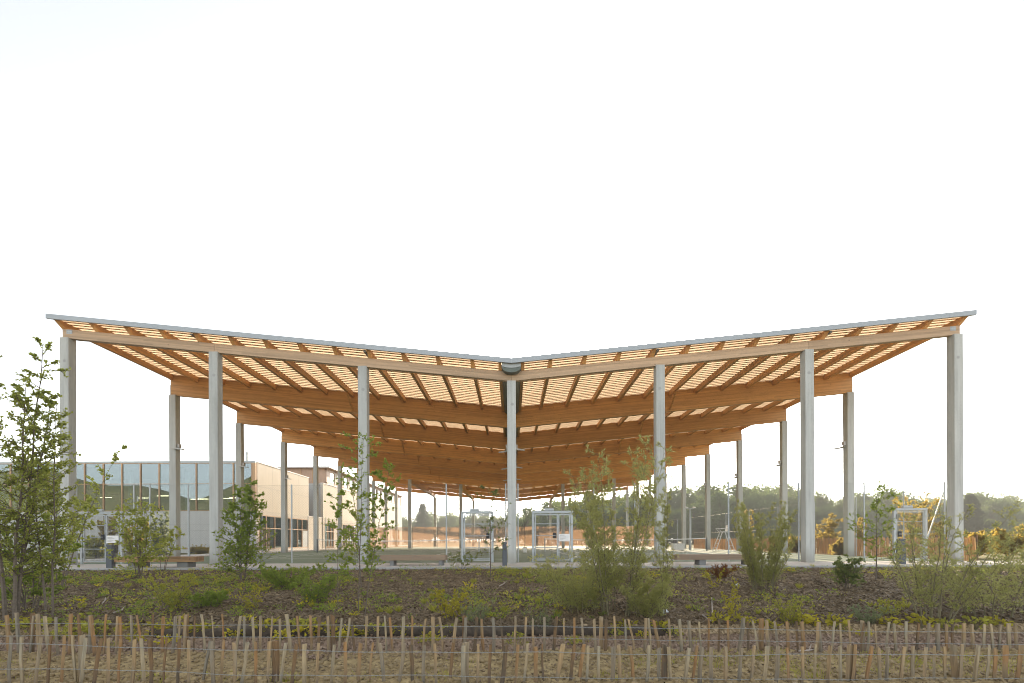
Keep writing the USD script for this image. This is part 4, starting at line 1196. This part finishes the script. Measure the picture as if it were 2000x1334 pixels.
plant('willow', 'broad hazy willow bush near the right edge', 'shrub', 1930, 1205, 1030, 121, 'leaf_willow', 'bark_green', stems=12, spread=85, r0=.010, branches=17, blen=46, bup=.6, start=.1, twigs=3, lper=10, L=.055, W=.013, hvar=.3, foot=.25)
plant('willow', 'tall thin willow rods at the right edge of the picture', 'shrub', 1985, 1190, 960, 122, 'leaf_willow', 'bark_green', stems=6, spread=60, r0=.012, branches=18, blen=36, bup=.8, start=.2, twigs=2, lper=10, L=.06, W=.013, hvar=.3, foot=.2, lean=15)
plant('yellow_shrub', 'bright yellow-green leafy bush on the bank left of the willow', 'shrub', 880, 1214, 1150, 123, 'leaf_yellow', stems=5, spread=40, r0=.006, branches=12, blen=24, bup=.3, start=.2, twigs=2, lper=7, L=.042, W=.028, lean=14)
plant('yellow_shrub', 'slim bright yellow shoot on the bank below the right bench', 'shrub', 1396, 1150, 1108, 124, 'leaf_yellow', stems=2, spread=6, r0=.006, branches=14, blen=8, bup=.6, start=.05, twigs=1, lper=6, L=.04, W=.024)
plant('yellow_shrub', 'tallest yellow twin-stemmed bush on the bank left of the grey-green willow', 'shrub', 1432, 1216, 1128, 125, 'leaf_yellow', stems=3, spread=26, r0=.006, branches=20, blen=13, bup=.6, start=.05, twigs=1, lper=7, L=.032, W=.02, hvar=.15)
plant('green_shrub', 'compact fresh green bush behind the rear paling fence right of the grey-green willow', 'shrub', 1540, 1222, 1160, 126, 'leaf_lime', stems=14, spread=20, r0=.004, branches=14, blen=11, bup=.9, start=.05, twigs=1, lper=8, L=.026, W=.012, hvar=.15)
plant('green_shrub', 'grey-green bush behind the rear paling fence below the dark green shrub', 'shrub', 1692, 1218, 1180, 127, 'leaf_grey', stems=12, spread=26, r0=.004, branches=12, blen=12, bup=.8, start=.05, twigs=1, lper=8, L=.026, W=.012)
plant('yellow_shrub', 'yellow-green straggling bush on the bank below the slender sapling', 'shrub', 1735, 1205, 1164, 128, 'leaf_lime', stems=6, spread=34, r0=.005, branches=10, blen=18, bup=.4, start=.2, twigs=1, lper=6, L=.034, W=.022)
plant('yellow_shrub', 'wide yellow-green bush on the bank below the brown bench', 'shrub', 338, 1196, 1118, 129, 'leaf_lime', stems=8, spread=46, r0=.007, branches=15, blen=30, bup=.5, start=.1, twigs=2, lper=9, L=.036, W=.024)
plant('green_shrub', 'green clump low on the bank right of the wide yellow-green bush', 'shrub', 412, 1186, 1152, 130, 'leaf_green', stems=8, spread=34, r0=.006, branches=10, blen=18, bup=.3, start=.1, twigs=2, lper=9, L=.045, W=.024)
plant('yellow_shrub', 'ochre-leaved straggly bush on the bank below the dense dark sapling', 'shrub', 488, 1195, 1140, 131, 'leaf_yellow', stems=7, spread=44, r0=.005, branches=9, blen=22, bup=.4, start=.1, twigs=1, lper=6, L=.032, W=.02)
plant('green_shrub', 'leafy green growth along the top of the bank right of the dense dark sapling', 'shrub', 560, 1150, 1102, 132, 'leaf_green', stems=14, spread=85, r0=.006, branches=10, blen=26, bup=.4, start=.1, twigs=2, lper=8, L=.055, W=.036)
plant('green_shrub', 'leafy green growth on the bank between the dense sapling and the thin saplings', 'shrub', 615, 1178, 1120, 133, 'leaf_green', stems=12, spread=62, r0=.006, branches=10, blen=24, bup=.4, start=.1, twigs=2, lper=8, L=.042, W=.028)
plant('rust_shrub', 'low rusty brown bush at the top of the bank below the right bench', 'shrub', 1408, 1130, 1102, 134, 'leaf_rust', stems=12, spread=26, r0=.005, branches=8, blen=16, bup=.5, start=.05, twigs=1, lper=9, L=.05, W=.02)
plant('grey_sedge', 'tuft of grey-green grass behind the rear fence left of centre', 'grass tuft', 930, 1222, 1172, 135, 'leaf_grey', stems=26, spread=30, r0=.002, branches=3, blen=12, bup=1.2, start=.1, twigs=0, lper=8, L=.05, W=.005, lspread=.3)
plant('grey_sedge', 'tuft of grey-green grass behind the rear fence right of centre', 'grass tuft', 1060, 1240, 1186, 136, 'leaf_grey', stems=26, spread=28, r0=.002, branches=3, blen=12, bup=1.2, start=.1, twigs=0, lper=8, L=.045, W=.005, lspread=.3)

# -- small tufts and seedlings: one of each kind, then copies
rng = np.random.default_rng(31)


def tuft_mesh(rng, h, n, spread, L, W):
    a = rng.uniform(0, 2 * np.pi, n); el = rng.uniform(.7, 1.45, n)
    d = np.stack([np.cos(a) * np.cos(el), np.sin(a) * np.cos(el), np.sin(el)], -1)
    p = np.stack([np.cos(a) * spread * .3 * rng.uniform(0, 1, n), np.sin(a) * spread * .3 * rng.uniform(0, 1, n), np.zeros(n)], -1)
    return leaves(p, d, h * rng.uniform(.5, 1.1, n), W, rng, fold=.1)


tl = 'small yellow-green tuft of grass growing in the mulch of the bank'
tg = 'grass tufts on the planted bank'
t0 = thing('grass_tuft', tl, 'grass tuft', (0, 0, 0), tg)
obj('blades', tuft_mesh(rng, .16, 46, .12, .12, .011), 'leaf_lime', t0, local=True)
spots = [(498, 1150), (545, 1152), (822, 1143), (850, 1144), (838, 1155), (865, 1156), (830, 1180), (845, 1172), (742, 1198), (760, 1200), (778, 1196), (1003, 1126), (1030, 1120), (1052, 1122), (1025, 1128), (1010, 1140), (1020, 1160), (1012, 1172),
         (1050, 1178), (1070, 1170), (845, 1195), (957, 1192), (650, 1188), (610, 1186), (1480, 1200), (1459, 1203), (1585, 1200), (1586, 1108), (1618, 1116), (1640, 1114), (215, 1130), (186, 1122), (250, 1148), (160, 1190), (275, 1180), (420, 1130),
         (925, 1140), (985, 1195), (1090, 1205), (705, 1194), (1345, 1190), (1770, 1188), (1560, 1150), (135, 1140)]
first = True
for i, (px, py) in enumerate(spots):
    b = bankpoint(px, py)
    s = rng.uniform(.55, 1.05) * (.7 + .3 * b[1] / 10)
    if first:
        pp = UsdGeom.Xformable(stage.GetPrimAtPath(t0)); pp.ClearXformOpOrder()
        pp.AddTransformOp(opSuffix='place').Set(Gf.Matrix4d().SetScale(s) * Gf.Matrix4d().SetTranslate(Gf.Vec3d(*map(float, b))))
        first = False
    else:
        copy_of(t0, 'grass_tuft', b, rng.uniform(0, 360), s, group=tg)

sl_ = {'leaf_yellow': 'yellow leafy seedling in the woodchip strip behind the rear paling fence', 'leaf_autumn': 'orange-tinged leafy seedling in the woodchip strip behind the rear paling fence', 'leaf_lime': 'lime green leafy seedling in the woodchip strip behind the rear paling fence'}
sg = {'leaf_yellow': 'yellow seedlings behind the rear paling fence', 'leaf_autumn': 'orange seedlings behind the rear paling fence', 'leaf_lime': 'green seedlings behind the rear paling fence'}
kinds = []
for kk, mt in enumerate(('leaf_yellow', 'leaf_autumn', 'leaf_lime')):
    rg = np.random.default_rng(500 + kk)
    t1 = thing('seedling', sl_[mt], 'seedling', (0, 0, 0), sg[mt])
    n = 44
    a = rg.uniform(0, 2 * np.pi, n); rr = rg.uniform(.0, .15, n)
    p = np.stack([np.cos(a) * rr, np.sin(a) * rr, rg.uniform(.04, .16, n)], -1)
    d = np.stack([np.cos(a), np.sin(a), rg.uniform(-.3, .8, n)], -1)
    sm = MB()
    for q in p[::2]:
        sm.tube([(0, 0, -.02), q * [.5, .5, .8], q], [.003, .002, .001], 3, cap=False)
    obj('stem', sm, 'bark_green', t1, local=True)
    obj('foliage', leaves(p, d, .066 * rg.uniform(.6, 1.35, n), .05 * rg.uniform(.6, 1.25, n), rg), mt, t1, local=True)
    kinds.append([t1, True, sg[mt]])
seeds = [(118, 1252, 2, 1), (137, 1240, 2, 1.1), (186, 1243, 2, 1.3), (200, 1247, 2, 1), (261, 1240, 0, 1.1), (266, 1258, 0, .8), (304, 1245, 1, .7), (322, 1240, 0, 1.1), (326, 1262, 1, .9), (391, 1243, 0, 1.2), (405, 1240, 2, .9), (455, 1248, 1, .8),
         (515, 1240, 0, 1.3), (536, 1240, 2, .8), (585, 1240, 2, 1.3), (598, 1242, 0, 1.0), (549, 1252, 1, .9), (612, 1245, 1, 1.2), (640, 1244, 0, 1.2), (681, 1247, 1, 1.0), (662, 1252, 0, .8), (725, 1240, 1, .8), (745, 1240, 2, .9), (712, 1245, 0, .7), (781, 1244, 0, .9), (804, 1239, 1, .8),
         (845, 1262, 0, 1.0), (849, 1241, 1, .8), (880, 1241, 2, .9), (825, 1258, 2, .6), (1005, 1252, 2, .7), (1118, 1262, 2, .7), (1200, 1246, 2, .7), (1217, 1240, 0, 1.1), (1286, 1238, 0, 1), (1315, 1245, 2, .8), (1255, 1247, 1, .6), (1404, 1222, 0, 1.1), (1463, 1226, 0, .9),
         (1566, 1228, 0, 1.2), (1588, 1228, 1, .8), (1632, 1228, 0, 1.2), (1506, 1232, 0, .9), (1738, 1228, 0, 1.1), (1800, 1230, 0, 1.2), (1848, 1235, 2, 1.1), (1645, 1236, 2, .8), (1690, 1245, 1, .6), (1905, 1232, 2, 1.1), (1955, 1230, 0, 1.0), (60, 1240, 2, 1.2), (25, 1235, 0, 1.2)]
for px, py, kk, s in seeds:
    b = bankpoint(px, py)
    t1, fresh, sg_ = kinds[kk]
    if fresh:
        pp = UsdGeom.Xformable(stage.GetPrimAtPath(t1)); pp.ClearXformOpOrder()
        pp.AddTransformOp(opSuffix='place').Set(Gf.Matrix4d().SetScale(s) * Gf.Matrix4d().SetTranslate(Gf.Vec3d(*map(float, b))))
        kinds[kk][1] = False
    else:
        copy_of(t1, 'seedling', b, rng.uniform(0, 360), s, group=sg_)

# -- uncounted ground cover: weeds on the bank and grass between the fences
for seed_, count, mt_, lab_ in ((41, 700, 'leaf_green', 'scattered low green weeds over the planted bank'), (42, 380, 'leaf_lime', 'scattered low yellow-green weeds over the planted bank'), (43, 110, 'leaf_autumn', 'a few low orange and yellow leaves over the planted bank')):
    rg = np.random.default_rng(seed_)
    LPs, LDs, Ls, Ws = [], [], [], []
    n = 0
    while n < count:
        y = 7.2 + 9.1 * rg.uniform(0, 1) ** .8; x = rg.uniform(-1.15, 1.15) * y
        pxl = 1000 + x / y * F
        dens = .10 + .9 * float(meshkit.fbm(np.array([[x * .6, y * .45, 3.0]]), 3, 8)[0] > .52)
        if 250 < pxl < 760 or pxl < 120:
            dens *= 1.6
        elif pxl > 1300:
            dens *= .4
        if rg.uniform() > dens:
            continue
        n += 1
        k = rg.integers(8, 34)
        r = rg.uniform(.04, .24)
        a = rg.uniform(0, 2 * np.pi, k); q = rg.uniform(0, r, k)
        px_ = x + np.cos(a) * q; py_ = np.minimum(y + np.sin(a) * q, 16.4)
        LPs.append(np.stack([px_, py_, zb(px_, py_) + rg.uniform(0, r * .9, k)], -1))
        LDs.append(np.stack([np.cos(a), np.sin(a), rg.uniform(-.1, 1.4, k)], -1))
        Ls.append(np.full(k, rg.uniform(.03, .075))); Ws.append(np.full(k, rg.uniform(.010, .035)))
    obj('ground_cover', leaves(np.vstack(LPs), np.vstack(LDs), np.concatenate(Ls), np.concatenate(Ws), rg), mt_, kind='stuff', label=lab_, category='weeds')

LPs, LDs, Ls = [], [], []
for cx, cy, r, k in [(1268, 1292, 60, 260), (1590, 1305, 70, 300), (1720, 1300, 80, 360), (1500, 1280, 40, 180), (1400, 1290, 50, 160), (1905, 1300, 90, 300), (435, 1325, 35, 120), (560, 1330, 40, 120), (710, 1330, 40, 120), (850, 1325, 40, 120), (215, 1260, 16, 60), (300, 1328, 30, 80),
                     (1200, 1326, 40, 130), (1010, 1258, 22, 60), (1135, 1250, 24, 60), (900, 1300, 30, 60), (1345, 1255, 24, 50), (500, 1290, 20, 30), (40, 1310, 60, 200)]:
    k = int(k * 2.6)
    a = rg.uniform(0, 2 * np.pi, k); q = r * np.sqrt(rg.uniform(0, 1, k))
    for aa, qq in zip(a, q):
        b = bankpoint(cx + qq * math.cos(aa), min(cy + qq * .35 * math.sin(aa), 1420))
        LPs.append(b)
    el = rg.uniform(.4, 1.4, k)
    LDs.append(np.stack([np.cos(a) * np.cos(el), np.sin(a) * np.cos(el), np.sin(el)], -1)); Ls.append(rg.uniform(.03, .09, k))
obj('grass', leaves(np.array(LPs) - [0, 0, .01], np.vstack(LDs), np.concatenate(Ls), .006, rg, fold=.05), 'leaf_lime', kind='stuff', label='thin patches of short grass on the bare soil', category='grass')


# -- wood chips: flat splinters, each its own island of colour
def chips(rg, x, y, z, lmin, lmax, wr):
    n = len(x)
    L = rg.uniform(lmin, lmax, n); Wd = L * rg.uniform(*wr, n); T = Wd * rg.uniform(.15, .4, n)
    az = rg.uniform(0, np.pi * 2, n); pit = rg.normal(0, .35, n); rol = rg.normal(0, .5, n)
    d = np.stack([np.cos(az) * np.cos(pit), np.sin(az) * np.cos(pit), np.sin(pit)], -1)
    s = unit(np.cross(d, np.stack([0 * az, np.sin(rol), np.cos(rol)], -1))); u = np.cross(s, d)
    c = np.stack([x, y, z + T * .4 + np.abs(np.sin(pit)) * L * .35], -1)
    d, s, u = d * L[:, None] / 2, s * Wd[:, None] / 2, u * T[:, None] / 2
    tp = rg.uniform(.3, 1, (n, 1))
    v = np.stack([c - d - s - u, c - d + s - u, c + d + s * tp - u, c + d - s * tp - u, c - d - s + u, c - d + s + u, c + d + s * tp + u, c + d - s * tp + u], 1).reshape(-1, 3)
    a = np.arange(n)[:, None] * 8
    q = np.array([(4, 5, 6), (4, 6, 7), (0, 1, 5), (0, 5, 4), (2, 3, 7), (2, 7, 6), (1, 2, 6), (1, 6, 5), (3, 0, 4), (3, 4, 7)])
    return v, (a[:, None] + q[None]).reshape(-1, 3)


n = 98000
y = BANK0 + .1 + (BANK1 - BANK0 - .15) * rg.uniform(0, 1, n) ** 1.25
x = rg.uniform(-1.3, 1.3, n) * y
obj('wood_chips', chips(rg, x, y, zb(x, y), .022, .095, (.18, .5)), 'chips_bank', kind='stuff', label='dark bark and wood chip mulch covering the planted bank', category='wood chips')
n = 27000
y = rg.uniform(5.75, 7.0, n) + rg.normal(0, .08, n); y = np.clip(y, 5.4, 7.05)
x = rg.uniform(-1.3, 1.3, n) * y
obj('wood_chips', chips(rg, x, y, np.full(n, SOIL_Z + .0), .018, .06, (.25, .7)), 'chips_pale', kind='stuff', label='pale wood chips in the strip between fence and bank', category='wood chips')
n = 9000
y = rg.uniform(3.3, 5.8, n); x = rg.uniform(-1.3, 1.3, n) * y
kp = rg.uniform(0, 1, n) < np.clip((y - 3.0) / 3, .25, 1)
x, y = x[kp], y[kp]
obj('wood_chips', chips(rg, x, y, soil_z(x, y) - .004, .012, .045, (.25, .6)), 'chips_bank', kind='stuff', label='stray chips and twigs lying on the bare soil', category='wood chips')
# clods of soil
n = 6500
y = rg.uniform(3.3, 5.95, n); x = rg.uniform(-1.3, 1.3, n) * y
import trimesh
ico = trimesh.creation.icosphere(1, 1.0)
iv, if_ = np.array(ico.vertices), np.array(ico.faces)
r = .008 + .026 * rg.uniform(0, 1, n) ** 3
c = np.stack([x, y, soil_z(x, y) + r * .2], -1)
v = (c[:, None] + iv[None] * (r[:, None] * rg.uniform(.7, 1.3, (n, 3)))[:, None] * rg.uniform(.75, 1.2, (n, len(iv), 1)))
obj('soil_clods', (v.reshape(-1, 3), (if_[None] + np.arange(n)[:, None, None] * len(iv)).reshape(-1, 3)), 'clods', kind='stuff', label='crumbled brown clods lying on the bare soil', category='soil')

# dark rounded strip painting in shade under the bank's overhang, fallen branches, scraps
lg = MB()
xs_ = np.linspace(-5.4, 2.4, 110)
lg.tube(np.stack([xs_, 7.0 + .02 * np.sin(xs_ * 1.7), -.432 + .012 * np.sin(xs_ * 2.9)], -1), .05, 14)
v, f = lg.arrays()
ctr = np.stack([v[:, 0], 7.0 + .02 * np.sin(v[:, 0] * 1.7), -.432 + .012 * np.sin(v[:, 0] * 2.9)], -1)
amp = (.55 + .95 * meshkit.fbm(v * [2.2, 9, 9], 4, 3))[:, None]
obj('fallen_log', (ctr + (v - ctr) * amp * [1, 1.0, 1.6], f), 'shade_and_pot_soil', smooth=True, label='long dark strip painted as shade along the foot of the bank behind the rear fence', category='painted_shade')
for lab, pts in [('pale crooked dead branch on the bank right of the yellow bush', [(975, 1147), (983, 1143), (990, 1138)]),
                 ('pale forked twig on the bank below the left bollard', [(200, 1181), (205, 1176), (206, 1170)]),
                 ('long grey stick in the wood chips near the right end of the rear fence', [(1560, 1276), (1580, 1275), (1600, 1272)]),
                 ('thin pale stick on the bank above the small dark sapling roots', [(1372, 1205), (1392, 1220), (1390, 1170)]),
                 ('thin grey branch on the bank below the wide yellow-green bush', [(222, 1200), (235, 1196), (240, 1194)])]:
    pp_ = np.array([bankpoint(*q) + [0, 0, .03] for q in pts])
    m = MB().tube(pp_, [.012, .011, .007], 6)
    m.tube([pp_[1], pp_[1] + np.array([.05, .03, .07])], [.008, .004], 5)
    obj('dead_branch', m, 'dead_stick', label=lab, category='branch')
for lab, px, py in [('crumpled pale scrap on the bank below the large willow', 1299, 1198), ('small white scrap beside the grey-green willow on the bank', 1441, 1146)]:
    b = bankpoint(px, py)
    ic = trimesh.creation.icosphere(2, 1.0); q = np.array(ic.vertices)
    q = q * (.6 + .7 * meshkit.noise(q * 2.2, 4)[:, None]) * [.06, .04, .045]
    obj('litter_scrap', (q + b + [0, 0, .03], np.array(ic.faces)), 'litter', label=lab, category='litter')

# -- sunlit bushes beyond the sides of the courts
for lab, px, Y, top, sp, seed, mt in [
        ('tallest pointed golden bush between the sixth column and the second right-hand column', 1611, 31, 1004, 34, 301, 'leaf_gold'),
        ('golden bush just right of the second right-hand column', 1672, 29, 1012, 26, 302, 'leaf_gold'),
        ('low golden bush behind the sixth column', 1560, 33, 1048, 26, 303, 'leaf_gold'),
        ('golden sapling showing above the grey-green willow bush', 1462, 40, 994, 12, 304, 'leaf_gold'),
        ('big airy golden tree behind the right-hand gate', 1790, 27, 968, 52, 305, 'leaf_gold'),
        ('golden bush between the right-hand gate and the rightmost column', 1840, 25.5, 1020, 30, 306, 'leaf_gold'),
        ('orange bush just right of the rightmost column', 1905, 24.5, 1040, 26, 307, 'leaf_gold'),
        ('wide orange bush near the right edge behind the willows', 1968, 25.0, 1030, 42, 308, 'leaf_gold'),
        ('low golden bush above the right bench', 1520, 36, 1052, 20, 309, 'leaf_gold'),
        ('small golden bush left of the sixth column', 1640, 27.5, 1052, 22, 310, 'leaf_gold'),
        ('golden round tree seen through the left gate', 218, 30, 1003, 26, 311, 'leaf_gold'),
        ('low golden bush seen through the left gate', 190, 29, 1050, 26, 312, 'leaf_lime'),
        ('pale feathery bush against the school wall', 312, 31.5, 1000, 22, 313, 'leaf_grey'),
        ('yellow bush behind the dense shrub at the brown bench', 262, 30, 1020, 26, 314, 'leaf_gold'),
        ('low yellow planting in front of the distant bench', 392, 37.2, 1074, 24, 315, 'leaf_gold'),
        ('low yellow planting at the foot of the school corner', 470, 40.5, 1071, 26, 316, 'leaf_gold')]:
    sc = Y / F
    rgp = np.random.default_rng(seed)
    b = np.array([*P(px, 1060, Y)[:2], -.1])
    Hh = P(px, top, Y)[2] + .1
    t = thing('golden_bush' if mt == 'leaf_gold' else 'pale_bush', lab, 'bush', b)
    sm, lf = grow(rgp, b, Hh, stems=7, spread=sp * sc * .8, r0=.02, branches=20, blen=sp * sc * .75, bup=.6, start=.06, twigs=3, lper=13, L=.11, W=.075, prof=lambda q: 1.1 - .75 * q, hvar=.25)
    obj('stem', sm, 'bark', t); obj('foliage', lf, mt, t)

# -- the forest edge far behind: one mass of trees, a few that stand out as things
def tree_parts(seed, Hh, R, clumps=46, per=95, leafs=.42, flat=1.0, conifer=False, low=.16):
    rg = np.random.default_rng(seed)
    tr = MB()
    p = np.array([(0, 0, -.2), (rg.normal(0, .2), rg.normal(0, .2), Hh * .35), (rg.normal(0, .3), rg.normal(0, .3), Hh * .85)])
    tr.tube(p, [R * .075, R * .055, R * .012], 7)
    C = []
    if conifer:
        for i in range(clumps):
            t = (i + .5) / clumps
            a = i * 2.4 + rg.normal(0, .3); rad = R * (1 - t) ** .8 * rg.uniform(.5, 1)
            C.append((math.cos(a) * rad, math.sin(a) * rad, Hh * (.12 + .86 * t), R * .20 + R * .14 * (1 - t)))
    else:
        while len(C) < clumps:
            q = rg.uniform(-1, 1, 3)
            if not .35 < np.linalg.norm(q) < 1:
                continue
            z = low * Hh + (1 - low) * Hh * (q[2] * .5 + .5) ** .9
            w = 1 - .35 * max(0, q[2]) ** 2
            C.append((q[0] * R * w, q[1] * R * w, z - R * .15, R * rg.uniform(.20, .36)))
    pos, dr = [], []
    for x, y, z, r in C:
        tr.tube([(0, 0, max(.2, z * .72)), (x * .6, y * .6, z * .9), (x, y, z)], [R * .02, R * .014, R * .005], 4, cap=False)
        q = unit(rg.normal(0, 1, (per, 3))) * (rg.uniform(.25, 1, (per, 1)) ** .5) * r * [1, 1, .75 * flat]
        pos.append(np.array([x, y, z]) + q); dr.append(q + rg.normal(0, .5 * r, (per, 3)) + [0, 0, -.1 * r])
    pos, dr = np.vstack(pos), np.vstack(dr)
    sz = rg.uniform(.6, 1.35, len(pos))
    return tr, leaves(pos, dr, leafs * sz, leafs * .75 * sz, rg)


fo = UsdGeom.PointInstancer.Define(stage, '/World/forest')
setdata(fo.GetPrim(), 'dark mixed woodland closing the view beyond the courts', 'forest', None, 'stuff')
protos = []
for k, (hh, R) in enumerate([(11.5, 4.2), (13.0, 4.8), (10.0, 4.0), (12.2, 3.6), (8.5, 4.2)]):
    UsdGeom.Xform.Define(stage, f'/World/forest/tree_{k + 1:03d}')
    tr, lf = tree_parts(60 + k, hh, R)
    usdkit.mesh(stage, f'/World/forest/tree_{k + 1:03d}/trunk', tr.arrays(), M['bark'])
    usdkit.mesh(stage, f'/World/forest/tree_{k + 1:03d}/crown', lf, M['leaf_wood'])
    protos.append(f'/World/forest/tree_{k + 1:03d}')
rg = np.random.default_rng(8)
pos, ids, ori, sc = [], [], [], []


def put(x, y, s):
    pos.append(Gf.Vec3f(float(x), float(y), -.1)); ids.append(int(rg.integers(0, 5)))
    a = rg.uniform(0, np.pi); ori.append(Gf.Quath(float(math.cos(a)), 0, 0, float(math.sin(a)))); s *= rg.uniform(.88, 1.12); sc.append(Gf.Vec3f(float(s * rg.uniform(.95, 1.15)), float(s), float(s)))


for row, (Y, s, st) in enumerate([(112, .62, 4.2), (118, .95, 4.6), (127, 1.08, 4.8), (137, 1.16, 5.2), (150, 1.22, 6)]):
    x = 3.0 + row * 1.3
    while x < 175:
        top = np.interp(1000 + x / Y * F, [1010, 1080, 1200, 1330, 1400, 1500, 1600, 1720, 1850, 1900, 2000, 2300], [.62, .80, .98, 1.0, 1.12, 1.1, .98, .98, .85, .95, .90, 1.0])
        put(x + rg.normal(0, .8), Y + rg.normal(0, 1.8) + .03 * x, s * top * 1.1)
        x += st * rg.uniform(.8, 1.2)
for row, (Y, s, st) in enumerate([(205, .95, 5.5), (214, 1.15, 6), (225, 1.3, 6)]):
    x = -75.0
    while x < 12:
        put(x + rg.normal(0, 1), Y + rg.normal(0, 2.5), s * np.interp(x, [-60, -40, -10, 10], [.85, .9, 1.0, .95])); x += st * rg.uniform(.8, 1.2)
for row, (Y, s, st) in enumerate([(60, .8, 5), (72, 1.0, 5), (86, 1.0, 5)]):   # beyond the left end of the school
    x = -135.0
    while x < -60:
        put(x, Y + rg.normal(0, 2), s); x += st * rg.uniform(.8, 1.2)
for row, (Y, s, st) in enumerate([(106, .30, 2.6), (109, .42, 3.2)]):           # undergrowth at the forest's edge
    x = 1.0
    while x < 165:
        put(x, Y + rg.normal(0, 1.2), s); x += st * rg.uniform(.7, 1.3)
fo.CreatePositionsAttr(Vt.Vec3fArray(pos)); fo.CreateProtoIndicesAttr(Vt.IntArray(ids)); fo.CreateOrientationsAttr(Vt.QuathArray(ori)); fo.CreateScalesAttr(Vt.Vec3fArray(sc))
fo.CreatePrototypesRel().SetTargets([Sdf.Path(p) for p in protos])

for nm, lab, px, Y, top, R, seed, con in [('conifer', 'lone dark conifer standing above the treeline left of centre', 826, 180, 984, 4.2, 71, True),
                                          ('broadleaf_tree', 'rounded tree rising above the woodland just right of the centre column', 1100, 105, 1003, 3.4, 72, False),
                                          ('broadleaf_tree', 'tall dark tree crown between the column right of centre and the slim mast', 1408, 108, 958, 4.2, 73, False),
                                          ('conifer', 'pointed dark tree behind the rightmost column', 1896, 100, 968, 3.2, 74, True),
                                          ('broadleaf_tree', 'bushy tree on the treeline left of the sixth column', 1462, 112, 962, 4.6, 75, False)]:
    b = np.array([*P(px, 1060, Y)[:2], -.1]); Hh = P(px, top, Y)[2] + .1
    t = thing(nm, lab, 'tree', b)
    tr, lf = tree_parts(seed, Hh, R, clumps=60 if con else 50, per=90, conifer=con)
    obj('trunk', tr, 'bark', t, local=True); obj('crown', lf, 'leaf_conifer' if con else 'leaf_wood', t, local=True)
